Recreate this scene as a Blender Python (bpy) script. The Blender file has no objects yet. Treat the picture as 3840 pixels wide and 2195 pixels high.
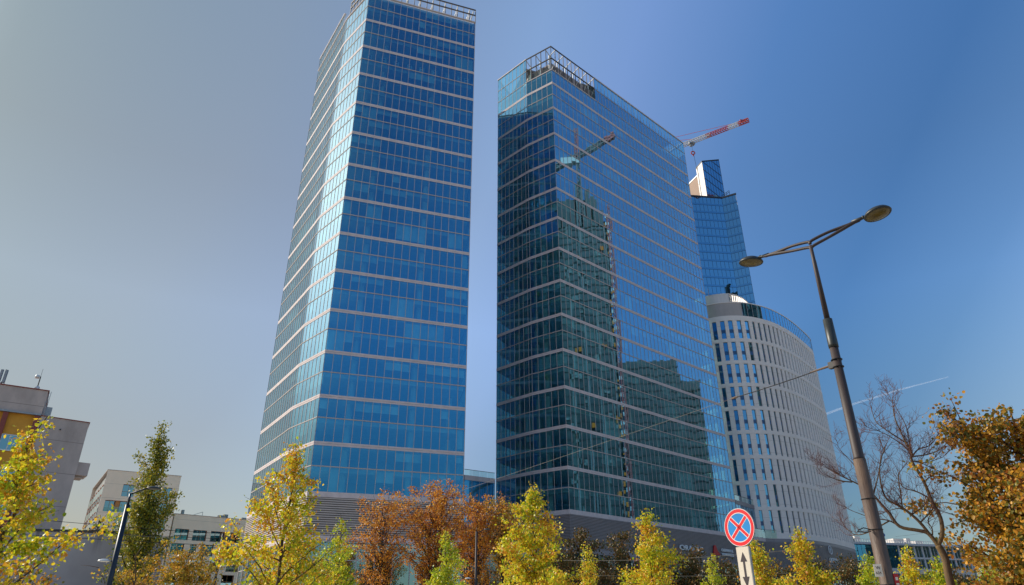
import bpy, math, random
import numpy as np
from mathutils import Vector, Matrix

random.seed(7)
RNG = np.random.default_rng(11)
R = math.radians
SC = bpy.context.scene
COL = SC.collection
EYE = 1.6

# ------------------------------------------------------------------ helpers
def polar(az, d, z=0.0):
    return Vector((d*math.sin(R(az)), d*math.cos(R(az)), z))

def V(*a): return Vector(a)

class MB:
    """collects geometry for ONE mesh object"""
    def __init__(s): s.v = []; s.f = []; s.m = []
    def add(s, vs, fs, mi=0):
        b = len(s.v); s.v += [tuple(p) for p in vs]
        s.f += [tuple(b+i for i in f) for f in fs]; s.m += [mi]*len(fs); return s
    def quad(s, a, b, c, d, mi=0): return s.add([a, b, c, d], [(0, 1, 2, 3)], mi)
    def box(s, c, sx, sy, sz, rz=0.0, mi=0):
        ca, sa = math.cos(rz), math.sin(rz); vs = []
        for dz in (-.5, .5):
            for dx, dy in ((-.5, -.5), (.5, -.5), (.5, .5), (-.5, .5)):
                x, y = dx*sx, dy*sy
                vs.append((c[0]+x*ca-y*sa, c[1]+x*sa+y*ca, c[2]+dz*sz))
        return s.add(vs, [(0, 3, 2, 1), (4, 5, 6, 7), (0, 1, 5, 4), (1, 2, 6, 5), (2, 3, 7, 6), (3, 0, 4, 7)], mi)
    def beam(s, p, q, w, h, mi=0):
        p = Vector(p); q = Vector(q); d = (q-p)
        if d.length < 1e-6: return s
        d.normalize(); up = Vector((0, 0, 1)) if abs(d.z) < .95 else Vector((1, 0, 0))
        a = d.cross(up).normalized(); b = a.cross(d).normalized(); vs = []
        for e in (p, q):
            for i, j in ((-1, -1), (1, -1), (1, 1), (-1, 1)): vs.append(e+a*(i*w/2)+b*(j*h/2))
        return s.add(vs, [(0, 3, 2, 1), (4, 5, 6, 7), (0, 1, 5, 4), (1, 2, 6, 5), (2, 3, 7, 6), (3, 0, 4, 7)], mi)
    def tube(s, pts, rad, n=8, cap=True, mi=0):
        pts = [Vector(p) for p in pts]; k = len(pts)
        if not hasattr(rad, '__len__'): rad = [rad]*k
        vs = []; pa = None
        for i, p in enumerate(pts):
            t = (pts[min(i+1, k-1)]-pts[max(i-1, 0)])
            if t.length < 1e-9: t = Vector((0, 0, 1))
            t.normalize()
            if pa is None:
                up = Vector((0, 0, 1)) if abs(t.z) < .9 else Vector((1, 0, 0)); a = t.cross(up).normalized()
            else:
                a = pa-t*pa.dot(t); a = a.normalized() if a.length > 1e-6 else t.orthogonal().normalized()
            pa = a; b = t.cross(a)
            for j in range(n):
                an = 2*math.pi*j/n; vs.append(p+(a*math.cos(an)+b*math.sin(an))*rad[i])
        fs = []
        for i in range(k-1):
            for j in range(n):
                fs.append((i*n+j, i*n+(j+1) % n, (i+1)*n+(j+1) % n, (i+1)*n+j))
        if cap: fs += [tuple(range(n-1, -1, -1)), tuple((k-1)*n+j for j in range(n))]
        return s.add(vs, fs, mi)
    def prism(s, poly, z0, z1, mi=0):
        n = len(poly)
        vs = [(p[0], p[1], z0) for p in poly]+[(p[0], p[1], z1) for p in poly]
        fs = [tuple(range(n-1, -1, -1)), tuple(range(n, 2*n))]+[(i, (i+1) % n, n+(i+1) % n, n+i) for i in range(n)]
        return s.add(vs, fs, mi)
    def strip(s, path, z0, z1, o0, o1, mi=0, closed=False):
        """solid band along a plan path between offsets o0 (inner) and o1 (outer)"""
        A = offset(path, o0, closed); B = offset(path, o1, closed); n = len(path)
        vs = [(p[0], p[1], z) for z in (z0, z1) for p in A]+[(p[0], p[1], z) for z in (z0, z1) for p in B]
        fs = []; rng = n if closed else n-1
        for i in range(rng):
            j = (i+1) % n
            fs += [(2*n+i, 2*n+j, 3*n+j, 3*n+i), (n+i, n+j, j, i), (n+i, 3*n+i, 3*n+j, n+j), (i, j, 2*n+j, 2*n+i)]
        if not closed:
            fs += [(0, 2*n, 3*n, n), (n-1, 2*n-1, 4*n-1, 3*n-1)]
        return s.add(vs, fs, mi)
    def build(s, name, mat, parent=None, smooth=False):
        me = bpy.data.meshes.new(name); me.from_pydata(s.v, [], s.f)
        mats = mat if isinstance(mat, (list, tuple)) else [mat]
        for m in mats: me.materials.append(m)
        if len(mats) > 1: me.polygons.foreach_set('material_index', s.m)
        if smooth: me.polygons.foreach_set('use_smooth', [True]*len(me.polygons))
        me.update()
        o = bpy.data.objects.new(name, me); COL.objects.link(o)
        if parent is not None: o.parent = parent
        return o

def offset(path, d, closed=False):
    n = len(path); out = []
    def nrm(a, b):
        dx, dy = b[0]-a[0], b[1]-a[1]; l = math.hypot(dx, dy) or 1; return (dy/l, -dx/l)
    for i, p in enumerate(path):
        ns = []
        if closed or i > 0: ns.append(nrm(path[i-1], p))
        if closed or i < n-1: ns.append(nrm(p, path[(i+1) % n]))
        mx = sum(a[0] for a in ns)/len(ns); my = sum(a[1] for a in ns)/len(ns)
        l2 = mx*mx+my*my; l2 = max(l2, .25)
        out.append((p[0]+mx*d/l2, p[1]+my*d/l2))
    return out

def tag(o, label=None, cat=None, group=None, kind=None):
    if label: o['label'] = label
    if cat: o['category'] = cat
    if group: o['group'] = group
    if kind: o['kind'] = kind
    return o
def empty(name, loc=(0, 0, 0), rz=0.0):
    o = bpy.data.objects.new(name, None); COL.objects.link(o); o.location = loc; o.rotation_euler = (0, 0, rz); return o
def thing(name, label, cat, loc=(0, 0, 0), rz=0.0, group=None):
    return tag(empty(name, loc, rz), label, cat, group)
def copy_tree(o, parent=None):
    c = o.copy(); COL.objects.link(c); c.parent = parent
    for ch in list(o.children): copy_tree(ch, c)
    return c

# ------------------------------------------------------------------ materials
def newmat(name):
    m = bpy.data.materials.new(name); m.use_nodes = True
    nt = m.node_tree; nt.nodes.clear()
    out = nt.nodes.new('ShaderNodeOutputMaterial'); return m, nt, out
def N(nt, t, **k):
    n = nt.nodes.new(t)
    for a, b in k.items(): setattr(n, a, b)
    return n
def ramp(nt, stops, interp='LINEAR'):
    r = N(nt, 'ShaderNodeValToRGB'); r.color_ramp.interpolation = interp; e = r.color_ramp.elements
    e[0].position, e[0].color = stops[0][0], (*stops[0][1], 1); e[1].position, e[1].color = stops[1][0], (*stops[1][1], 1)
    for p, c in stops[2:]: x = e.new(p); x.color = (*c, 1)
    return r
def wpos(nt, scale=(1, 1, 1)):
    g = N(nt, 'ShaderNodeNewGeometry'); mp = N(nt, 'ShaderNodeMapping'); mp.inputs['Scale'].default_value = scale
    nt.links.new(g.outputs['Position'], mp.inputs['Vector']); return mp.outputs['Vector']
def surf(name, col, rough=.6, metal=0.0, var=.12, scale=1.5, bump=0.0, bscale=20., stretch=(1, 1, 1), spec=.5, col2=None, joints=None):
    m, nt, out = newmat(name); p = N(nt, 'ShaderNodeBsdfPrincipled'); L = nt.links.new
    p.inputs['Roughness'].default_value = rough; p.inputs['Metallic'].default_value = metal
    p.inputs['Specular IOR Level'].default_value = spec
    v = wpos(nt, stretch)
    nz = N(nt, 'ShaderNodeTexNoise'); nz.inputs['Scale'].default_value = scale; nz.inputs['Detail'].default_value = 6; nz.inputs['Roughness'].default_value = .6
    L(v, nz.inputs['Vector'])
    c2 = col2 if col2 else tuple(min(1, c*(1+var)) for c in col); c1 = tuple(c*(1-var) for c in col) if not col2 else col
    rp = ramp(nt, [(.32, c1), (.68, c2)]); L(nz.outputs['Fac'], rp.inputs['Fac'])
    last = rp.outputs['Color']
    if joints:
        g = N(nt, 'ShaderNodeNewGeometry'); sx = N(nt, 'ShaderNodeSeparateXYZ'); L(g.outputs['Position'], sx.inputs[0])
        m1 = N(nt, 'ShaderNodeMath', operation='MULTIPLY'); m1.inputs[1].default_value = 1/joints; L(sx.outputs['Z'], m1.inputs[0])
        m2 = N(nt, 'ShaderNodeMath', operation='FRACT'); L(m1.outputs[0], m2.inputs[0])
        m3 = N(nt, 'ShaderNodeMath', operation='LESS_THAN'); m3.inputs[1].default_value = .016; L(m2.outputs[0], m3.inputs[0])
        mx = N(nt, 'ShaderNodeMix', data_type='RGBA'); mx.inputs['B'].default_value = (*[c*.55 for c in col], 1)
        L(m3.outputs[0], mx.inputs['Factor']); L(last, mx.inputs['A']); last = mx.outputs['Result']
    L(last, p.inputs['Base Color'])
    if bump:
        n2 = N(nt, 'ShaderNodeTexNoise'); n2.inputs['Scale'].default_value = bscale; n2.inputs['Detail'].default_value = 8
        L(v, n2.inputs['Vector']); b = N(nt, 'ShaderNodeBump'); b.inputs['Strength'].default_value = bump; b.inputs['Distance'].default_value = .02
        L(n2.outputs['Fac'], b.inputs['Height']); L(b.outputs[0], p.inputs['Normal'])
    L(p.outputs[0], out.inputs[0]); return m
def glass(name, trans, r0, r90, base=.40, rough=.0, wob=.10, wscale=.30):
    """coated architectural glass: tinted see-through plus a strong coloured mirror coat"""
    m, nt, out = newmat(name); L = nt.links.new
    lw = N(nt, 'ShaderNodeLayerWeight'); lw.inputs['Blend'].default_value = .5
    pw = N(nt, 'ShaderNodeMath', operation='POWER'); pw.inputs[1].default_value = 2.1; L(lw.outputs['Facing'], pw.inputs[0])
    ma = N(nt, 'ShaderNodeMath', operation='MULTIPLY_ADD'); ma.inputs[1].default_value = 1-base; ma.inputs[2].default_value = base; L(pw.outputs[0], ma.inputs[0])
    mc = N(nt, 'ShaderNodeMix', data_type='RGBA'); mc.inputs['A'].default_value = (*r0, 1); mc.inputs['B'].default_value = (*r90, 1)
    pc = N(nt, 'ShaderNodeMath', operation='POWER'); pc.inputs[1].default_value = 2.5; L(lw.outputs['Facing'], pc.inputs[0]); L(pc.outputs[0], mc.inputs['Factor'])
    tr = N(nt, 'ShaderNodeBsdfTransparent'); gl = N(nt, 'ShaderNodeBsdfAnisotropic') if False else N(nt, 'ShaderNodeBsdfGlossy')
    gi = N(nt, 'ShaderNodeNewGeometry')
    rt = ramp(nt, [(0., tuple(c*.75 for c in trans)), (1., trans)]); L(gi.outputs['Random Per Island'], rt.inputs['Fac']); L(rt.outputs[0], tr.inputs['Color'])
    gl.inputs['Roughness'].default_value = rough; L(mc.outputs['Result'], gl.inputs['Color'])
    if wob:
        v = wpos(nt, (1, 1, .5)); nz = N(nt, 'ShaderNodeTexNoise'); nz.inputs['Scale'].default_value = wscale; nz.inputs['Detail'].default_value = 2
        L(v, nz.inputs['Vector']); b = N(nt, 'ShaderNodeBump'); b.inputs['Strength'].default_value = wob; b.inputs['Distance'].default_value = .02
        L(nz.outputs['Fac'], b.inputs['Height']); L(b.outputs[0], gl.inputs['Normal'])
    mx = N(nt, 'ShaderNodeMixShader'); L(ma.outputs[0], mx.inputs[0]); L(tr.outputs[0], mx.inputs[1]); L(gl.outputs[0], mx.inputs[2])
    L(mx.outputs[0], out.inputs[0]); return m
def leafmat(name, cols, trans=.45):
    m, nt, out = newmat(name); L = nt.links.new
    g = N(nt, 'ShaderNodeNewGeometry'); n = len(cols)
    rp = ramp(nt, [(0, cols[0]), (1, cols[-1])]+[(i/(n-1), cols[i]) for i in range(1, n-1)])
    nz = N(nt, 'ShaderNodeTexNoise'); nz.inputs['Scale'].default_value = 1.1; nz.inputs['Detail'].default_value = 2; L(g.outputs['Position'], nz.inputs['Vector'])
    ad = N(nt, 'ShaderNodeMath', operation='MULTIPLY_ADD'); ad.inputs[1].default_value = 1.3; ad.inputs[2].default_value = -.65; L(nz.outputs['Fac'], ad.inputs[0])
    a2 = N(nt, 'ShaderNodeMath', operation='ADD', use_clamp=True); L(g.outputs['Random Per Island'], a2.inputs[0]); L(ad.outputs[0], a2.inputs[1])
    L(a2.outputs[0], rp.inputs['Fac'])
    p = N(nt, 'ShaderNodeBsdfPrincipled'); p.inputs['Roughness'].default_value = .45; L(rp.outputs[0], p.inputs['Base Color'])
    t = N(nt, 'ShaderNodeBsdfTranslucent'); L(rp.outputs[0], t.inputs['Color'])
    mx = N(nt, 'ShaderNodeMixShader'); mx.inputs[0].default_value = trans; L(p.outputs[0], mx.inputs[1]); L(t.outputs[0], mx.inputs[2]); L(mx.outputs[0], out.inputs[0])
    return m

M = {}
M['glass'] = glass('tower_glass', (.42, .74, .72), (.09, .46, .84), (1., 1., .95), base=.37)
M['glass_spire'] = glass('far_tower_glass', (.05, .12, .2), (.22, .56, .85), (.5, .8, .95), base=.5, wob=.1)
M['glass_upper'] = glass('pale_far_glass', (.05, .1, .15), (.38, .72, .98), (.6, .85, 1.), base=.75, wob=.1)
M['glass_pent'] = glass('penthouse_glass', (.08, .2, .3), (.12, .42, .72), (.45, .75, .95), base=.5, wob=.1)
M['glass_base'] = glass('podium_glass', (.30, .45, .48), (.55, .85, .95), (.9, 1, 1), base=.38)
M['glass_hotel'] = glass('hotel_glass', (.10, .22, .3), (.25, .62, .9), (.7, .95, 1), base=.55)
M['glass_clear'] = glass('balustrade_glass', (.72, .88, .84), (.8, .95, .95), (1, 1, 1), base=.12, wob=0)
M['glass_flat'] = glass('window_glass', (.12, .2, .22), (.45, .75, .85), (.9, 1, 1), base=.4)
M['band'] = surf('aluminium_band', (.62, .545, .54), .7, .0, .09, .9, spec=.15)
M['mullion'] = surf('mullion_metal', (.46, .42, .405), .75, 0, .05, 1, spec=.15)
M['rail'] = surf('dark_steel_rail', (.10, .085, .075), .5, .4, .1, 2)
M['white_steel'] = surf('white_steel', (.62, .62, .6), .45, .1, .05, 2)
M['slab'] = surf('office_ceiling', (.75, .76, .75), .8, 0, .05, .8)
M['core'] = surf('office_core_wall', (.42, .44, .44), .8, 0, .4, .12)
M['blind'] = surf('roller_blind', (.85, .87, .85), .8, 0, .08, .5)
M['column'] = surf('office_column', (.85, .85, .83), .7, 0, .04, 1)
M['louvre'] = surf('louvre_metal', (.46, .41, .38), .5, .05, .06, .5)
M['louvre_back'] = surf('louvre_backing', (.16, .145, .14), .7, 0, .1, .5)
M['greyclad'] = surf('grey_ribbed_cladding', (.29, .27, .285), .5, .1, .06, .4)
M['plant'] = surf('plant_room_cladding', (.36, .30, .27), .6, .1, .15, .6)
M['plinth'] = surf('beige_stone_plinth', (.42, .37, .31), .8, 0, .1, .6, .3)
M['roof'] = surf('flat_roof', (.2, .2, .19), .9, 0, .2, .3)
M['hotel'] = surf('white_stone_panel', (.88, .81, .75), .6, 0, .04, .35, joints=3.13, spec=.3)
M['hotel_screen'] = surf('pale_metal_screen', (.74, .68, .63), .4, .1, .05, .5)
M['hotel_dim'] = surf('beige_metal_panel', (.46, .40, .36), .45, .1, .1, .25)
M['hotel_reveal'] = surf('window_reveal', (.22, .2, .19), .6, 0, .05, 1)
M['hotel_span'] = surf('window_spandrel', (.03, .11, .26), .25, 0, .2, 1)
M['brown'] = surf('brown_cladding', (.20, .10, .05), .6, 0, .12, .4)
M['whitepanel'] = surf('white_metal_panel', (.66, .62, .60), .4, .1, .04, .3)
M['dark_line'] = surf('dark_metal_line', (.03, .035, .045), .5, .3, .1, 1)
M['spire_fin'] = glass('far_spandrel_glass', (.01, .03, .08), (.15, .40, .66), (.4, .7, .9), base=.55, wob=.1)
M['red'] = surf('crane_red', (.42, .06, .05), .5, .1, .15, 2)
M['cranewhite'] = surf('crane_white', (.55, .53, .5), .5, .1, .1, 2)
M['concrete'] = surf('weathered_concrete', (.47, .385, .34), .9, 0, .2, .5, .35, 12, stretch=(1, 1, .5), joints=3.05)
M['coping'] = surf('dark_coping', (.035, .04, .045), .7, 0, .2, 2)
M['mustard'] = surf('mustard_render_panel', (.66, .31, .035), .8, 0, .08, 1.5, .2)
M['redframe'] = surf('dark_red_post', (.24, .05, .035), .6, 0, .1, 2)
M['whiteframe'] = surf('white_window_frame', (.7, .72, .72), .4, 0, .03, 2)
M['beige'] = surf('cream_facade_panel', (.76, .62, .49), .75, 0, .04, .5, joints=3.2)
M['orange'] = surf('orange_door_panel', (.45, .20, .06), .6, 0, .08, 1)
M['woodframe'] = surf('wood_window_frame', (.30, .15, .06), .6, 0, .1, 2)
M['reveal'] = surf('rust_reveal', (.30, .11, .075), .7, 0, .1, 2)
M['interior'] = surf('room_interior', (.26, .27, .27), .9, 0, .4, .6)
M['office_white'] = surf('white_facade_grid', (.68, .69, .7), .6, 0, .05, .5)
M['lamp'] = surf('lamp_brown_paint', (.045, .030, .027), .6, .0, .2, 2., .0, 30, stretch=(1, 1, .25))
M['lampbase'] = surf('weathered_lower_pole', (.075, .045, .032), .6, .0, .3, 4., .4, 40, col2=(.15, .095, .06), stretch=(1, 1, .25))
M['lamphead'] = surf('lamp_head_grey', (.032, .036, .033), .45, .1, .2, 6)
M['lampglass'] = surf('amber_lamp_lens', (.10, .072, .012), .3, 0, .35, 9)
M['navy'] = surf('navy_lamp_paint', (.012, .02, .035), .4, .2, .2, 5)
M['palehead'] = surf('pale_lamp_head', (.6, .62, .62), .35, .2, .1, 5)
M['signred'] = surf('sign_red', (.78, .008, .018), .4, 0, .08, 5)
M['signblue'] = surf('sign_blue', (.0, .23, .60), .4, 0, .08, 5)
M['signwhite'] = surf('sign_white', (.8, .8, .78), .4, 0, .03, 3)
M['plate'] = surf('sign_plate_cream', (.78, .68, .54), .5, 0, .06, 4)
M['arrow'] = surf('arrow_grey', (.05, .035, .04), .5, 0, .1, 4)
M['galv'] = surf('galvanised_steel', (.3, .31, .32), .45, .7, .15, 8)
M['steel'] = surf('black_cable', (.02, .02, .02), .5, .3, .1, 2)
M['cable'] = surf('pale_cable', (.16, .15, .13), .6, .0, .1, 2)
M['white_letter'] = surf('white_letter', (.75, .77, .78), .4, 0, .02, 3)
M['logored'] = surf('logo_red', (.5, .01, .015), .45, 0, .05, 3)
M['logoblue'] = surf('logo_blue', (.01, .11, .45), .4, 0, .05, 3)
M['logogreen'] = surf('logo_green', (.03, .22, .10), .4, 0, .05, 3)
M['bark'] = surf('tree_bark', (.10, .07, .045), .9, 0, .4, 6, .6, 30, stretch=(1, 1, .3))
M['bark_dark'] = surf('dark_bark', (.035, .025, .02), .9, 0, .4, 6, .5, 30, stretch=(1, 1, .3))
M['bark_bare'] = surf('mossy_bark', (.075, .04, .03), .9, 0, .3, 3, .6, 30, col2=(.16, .10, .03), stretch=(1, 1, .4))
M['asphalt'] = surf('asphalt', (.05, .05, .05), .9, 0, .2, 3, .4, 60)
M['paving'] = surf('concrete_paving', (.3, .29, .27), .9, 0, .15, 2, .3, 30)
M['ground'] = surf('pale_bounce_ground', (.50, .43, .34), .95, 0, .25, .4, .5, 10)  # unseen ground, colour made pale and warm to bounce added light onto facades
M['kerb'] = surf('granite_kerb', (.35, .35, .34), .8, 0, .1, 4, .2)
M['paint'] = surf('road_paint', (.75, .75, .72), .7, 0, .1, 4)
M['cranegrey'] = surf('grey_crane_steel', (.20, .19, .18), .6, 0, .1, 1)
M['buildgrey'] = surf('raw_concrete_core', (.05, .055, .052), .9, 0, .6, .4)
M['darkblock'] = surf('dark_office_cladding', (.028, .035, .035), .5, .1, .6, .25, stretch=(1, 1, .4))
M['light_orange'] = surf('orange_light_paint', (.95, .22, .0), .7, 0, .1, 1)  # plain orange standing in for lit windows and golden glints
Y1, Y2, Y3 = (.62, .46, .02), (.52, .44, .025), (.42, .40, .03)
M['lime'] = leafmat('yellow_lime_leaf', [(.30, .40, .02), (.52, .56, .02), (.78, .66, .03), (.84, .56, .03), (.64, .28, .03)])
M['limegreen'] = leafmat('yellow_green_leaf', [(.24, .38, .02), (.42, .50, .02), (.62, .60, .03), (.70, .54, .03)])
M['rust'] = leafmat('rust_orange_leaf', [(.26, .09, .025), (.54, .20, .025), (.80, .33, .03), (.72, .42, .05)], .42)
M['rustgreen'] = leafmat('olive_orange_leaf', [(.20, .18, .02), (.40, .30, .02), (.66, .38, .03), (.50, .22, .03)], .4)
M['maple'] = leafmat('bronze_maple_leaf', [(.10, .11, .02), (.22, .19, .022), (.46, .24, .022), (.70, .34, .02), (.36, .12, .02)], .38)
M['poplar'] = leafmat('poplar_leaf', [(.10, .14, .02), (.20, .24, .025), (.38, .32, .025), (.52, .38, .025)], .38)
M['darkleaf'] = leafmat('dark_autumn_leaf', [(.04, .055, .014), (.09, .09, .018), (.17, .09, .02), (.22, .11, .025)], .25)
M['greenleaf'] = leafmat('deep_green_leaf', [(.03, .06, .015), (.06, .10, .02), (.12, .14, .03)], .3)

# ------------------------------------------------------------------ ground setting
def sheet(name, x0, x1, y0, y1, z, mat):
    m = MB(); m.quad((x0, y0, z), (x1, y0, z), (x1, y1, z), (x0, y1, z)); return tag(m.build(name, mat), kind='structure')
sheet('ground', -3000, 3000, -3000, 3000, 0, M['ground'])
sheet('road', -400, 400, -14, 9, .004, M['asphalt'])
sheet('tram_track_bed', -400, 400, 20.5, 30, .004, M['ground'])
sheet('far_road', -400, 400, 47, 58, .004, M['asphalt'])
pv = MB(); pv.box((0, 11, .06), 800, 4, .12); tag(pv.build('pavement', M['paving']), kind='structure')
kb = MB(); kb.box((0, 8.9, .07), 800, .2, .14); tag(kb.build('kerb', M['kerb']), kind='structure')
mk = MB()
for i in range(-30, 31): mk.box((i*9., -2.5, .012), 4, .12, .006)
tag(mk.build('road_marking', M['paint']), kind='structure')

# ------------------------------------------------------------------ curtain wall towers
def bays(p, q, w=1.4, end=True):
    p = Vector(p); q = Vector(q); L_ = (q-p).length; n = max(1, round(L_/w)); return [tuple(p.lerp(q, i/n)) for i in range(n+1)]
def chain(poly, w=1.4):
    out = []
    for a, b in zip(poly[:-1], poly[1:]): out += bays(a, b, w)[:-1]
    return out+[tuple(poly[-1])]

def glazing(mb, path, z0, z1, tilt=.0015, closed=False):
    n = len(path)
    for i in range(n if closed else n-1):
        a = path[i]; b = path[(i+1) % n]
        dx, dy = b[0]-a[0], b[1]-a[1]; l = math.hypot(dx, dy)
        if l < .05: continue
        nx, ny = dy/l, -dx/l; g = .03/l
        A = (a[0]+dx*g, a[1]+dy*g); B = (b[0]-dx*g, b[1]-dy*g)
        t1 = random.gauss(0, tilt)*l/2; t2 = random.gauss(0, tilt)*(z1-z0)/2
        def P(q, s, u, z): o = s*t1+u*t2; return (q[0]+nx*o, q[1]+ny*o, z)
        mb.quad(P(A, -1, -1, z0), P(B, 1, -1, z0), P(B, 1, 1, z1), P(A, -1, 1, z1))
def frames(mb, path, z0, z1, w=.08, dep=.09, closed=False):
    n = len(path)
    for i in range(n):
        a = path[i]
        if closed: p, q = path[i-1], path[(i+1) % n]
        else: p, q = path[max(0, i-1)], path[min(n-1, i+1)]
        mb.box((a[0], a[1], (z0+z1)/2), w, dep, z1-z0, math.atan2(q[1]-p[1], q[0]-p[0]))
def storey(parent, path, z0, z1, gmat, closed=True, blinds=.2, transom=True, w=.08, fm=None):
    g = MB(); glazing(g, path, z0, z1, closed=closed); wb = g.build('window_band', gmat, parent)
    f = MB(); frames(f, path, z0, z1, w=w, closed=closed)
    if transom: f.strip(path, z0-.07, z0+.07, -.06, .075, closed=closed)
    else: f.strip(path, z1-.09, z1-.02, -.06, .04, closed=closed)
    f.build('frame', fm or M['mullion'], wb)
    if blinds > 0:
        b = MB(); n = len(path); run = 0; ln = 0
        ins = offset(path, -.3, closed)
        for i in range(n if closed else n-1):
            if run <= 0 and random.random() < blinds*.35: run = random.randint(1, 5); ln = random.choice([.35, .5, .5, .9, 1.0])
            if run > 0:
                run -= 1; a = ins[i]; c = ins[(i+1) % n]; h = (z1-z0-.4)*ln*random.uniform(.95, 1)
                b.quad((a[0], a[1], z1-.3-h), (c[0], c[1], z1-.3-h), (c[0], c[1], z1-.3), (a[0], a[1], z1-.3))
        if b.f: b.build('roller_blind', M['blind'], wb)
    return wb
def band(parent, path, z, closed=True, name='floor_band'):
    m = MB(); m.strip(path, z-.62, z-.35, -.3, .06, closed=closed); m.strip(path, z-.35, z-.29, -.3, .0, closed=closed)
    m.strip(path, z-.29, z, -.3, .06, closed=closed); return m.build(name, M['band'], parent)
def Z(k): return 20.3+7.6*k

def interior(parent, poly, zs, core, step=8.4, colin=2.2):
    ins = offset(poly, -.45, True)
    for z in zs:
        m = MB(); m.prism(ins, z-.75, z-.02); m.build('floor_slab', M['slab'], parent)
    c = MB(); c.prism(core, zs[0], zs[-1]-.76); c.build('service_core', M['core'], parent)
    pc = offset(poly, -colin, True)
    for a, b in zip(pc, pc[1:]+pc[:1]):
        L_ = math.hypot(b[0]-a[0], b[1]-a[1]); n = max(1, int(L_/step))
        for i in range(n):
            t = (i+.35)/n; x = a[0]+(b[0]-a[0])*t; y = a[1]+(b[1]-a[1])*t
            m = MB(); m.tube([(x, y, zs[0]), (x, y, zs[-1]-.8)], .5, 12, cap=False); m.build('column', M['column'], parent, True)
def shrink(poly, k):
    cx = sum(p[0] for p in poly)/len(poly); cy = sum(p[1] for p in poly)/len(poly); return [(cx+(p[0]-cx)*k, cy+(p[1]-cy)*k) for p in poly]

def screen(parent, path, z0, z1, zm, posts=True, depth=2.0):
    m = MB(); frames(m, path, z0, z1, .13, .16)
    for z in (z1, zm): m.strip(path, z-.22, z, -.1, .14)
    m.build('roof_screen_frame', M['rail'], parent)
    s = MB(); ins = offset(path, -depth, False)
    for i, (a, b) in enumerate(zip(path, ins)):
        if i % 2 == 0:
            s.tube([(b[0], b[1], z0-2), (b[0], b[1], z1-.7)], .15, 8)
            s.beam((b[0], b[1], z1-1.0), (a[0], a[1], z1-.4), .14, .2)
            s.beam((b[0], b[1], z0+.6), (a[0], a[1], zm), .1, .12)
    s.build('screen_post', M['white_steel'], parent)

# ---- tall twin tower on the left
T1K = [(-38.6, 114.3), (-37.9, 113.2), (-37.2, 112.2), (-36.4, 111.3)]
T1 = [(-48, 128.4)]+T1K+[(-30.9, 105.4), (-8.1, 113.5), (-15, 146), (-37, 157)]
def ringpath(poly, w=1.4): return chain(poly+[poly[0]], w)[:-1]
t1 = thing('glass_tower', 'tallest blue glass office tower, the left one of the pair, cut by the top edge', 'tower', (-30, 128, 20))
t1.location = (0, 0, 0)
p1 = ringpath(T1)
zs = []
for k in range(14):
    band(t1, p1, Z(k)+(0 if k else 0))
    storey(t1, p1, Z(k), Z(k)+3.8, M['glass'], transom=False); storey(t1, p1, Z(k)+3.8, Z(k)+6.98, M['glass'])
    zs += [Z(k), Z(k)+3.8]
zs += [126.7]
# crown: full height glass on the far left part, open screen round the street corner
f1 = chain([T1[-1], T1[0]]+T1K[:1]); zA = 126.7
open1 = chain([T1K[-1], (-30.9, 105.4), (-8.1, 113.5)])
storey(t1, f1, zA, 130.5, M['glass'], closed=False, blinds=0)
m = MB(); m.strip(f1, 130.5, 130.75, -.3, .15); m.strip(p1, 126.6, 126.78, -.3, .12, closed=True); m.build('coping', M['band'], t1)
screen(t1, open1, 126.78, 130.6, 128.9)
m = MB(); m.prism(offset(T1, -4.5, True), 126, 127.6); m.build('plant_room', M['plant'], t1)
m = MB(); m.beam((-9.6, 114.4, 126.8), (-8.6, 113.6, 130.2), .2, .2); m.beam((-11.0, 115.2, 126.8), (-9.4, 114.0, 129.5), .16, .16); m.build('corner_brace', M['white_steel'], t1)
interior(t1, T1, zs, shrink(T1, .48))
e1u = Vector((22.8, 8.1)).normalized(); e1n = Vector((e1u.y, -e1u.x))
for s_ in (1.6, 4.5, 7.3, 10.1, 12.7, 15.6, 18.4, 21.1, 22.6):
    c_ = Vector((-30.9, 105.4))+e1u*s_-e1n*.22; m = MB(); q0, q1 = c_-e1u*.5, c_+e1u*.5
    m.quad((*q0, 107.9), (*q1, 107.9), (*q1, 109.3), (*q0, 109.3)); po = m.build('window_poster', M['signwhite'], t1)
    m = MB(); n0 = e1n*.02
    for z_, hh in ((108.9, .22), (108.45, .12), (108.2, .08)): a_, b_ = q0.lerp(q1, .25)+n0, q0.lerp(q1, .75)+n0; m.quad((*a_, z_), (*b_, z_), (*b_, z_+hh), (*a_, z_+hh))
    m.build('print', M['arrow'], po)

# ---- lower twin tower
T2K = [(3.3, 129.6), (3.9, 129.0)]
T2 = [(-3.3, 136.2)]+T2K+[(9.9, 124.6), (51.1, 162.6), (40, 177), (6, 153)]
t2 = thing('glass_tower', 'broad blue glass office tower reflecting a dark high rise, right of the pair', 'tower')
p2 = ringpath(T2); zs = []
J = (21.6, 135.4)
J = (9.9+.735*15.9, 124.6+.678*15.9)
for k in range(14):
    band(t2, p2, Z(k))
    if k < 13:
        storey(t2, p2, Z(k), Z(k)+3.8, M['glass'], transom=False, blinds=.15); storey(t2, p2, Z(k)+3.8, Z(k)+6.98, M['glass'], blinds=.15); zs += [Z(k), Z(k)+3.8]
storey(t2, p2, Z(13), 122.95, M['glass'], transom=False, blinds=0)
zs += [Z(13), 122.95]
solid2 = chain([J, T2[4], T2[5], T2[6], T2[0]]+T2K)
open2 = chain([T2K[-1], T2[3], J])
storey(t2, solid2, 122.95, 126.7, M['glass'], closed=False, blinds=0); storey(t2, solid2, 126.7, 130.5, M['glass'], closed=False, blinds=0)
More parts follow.
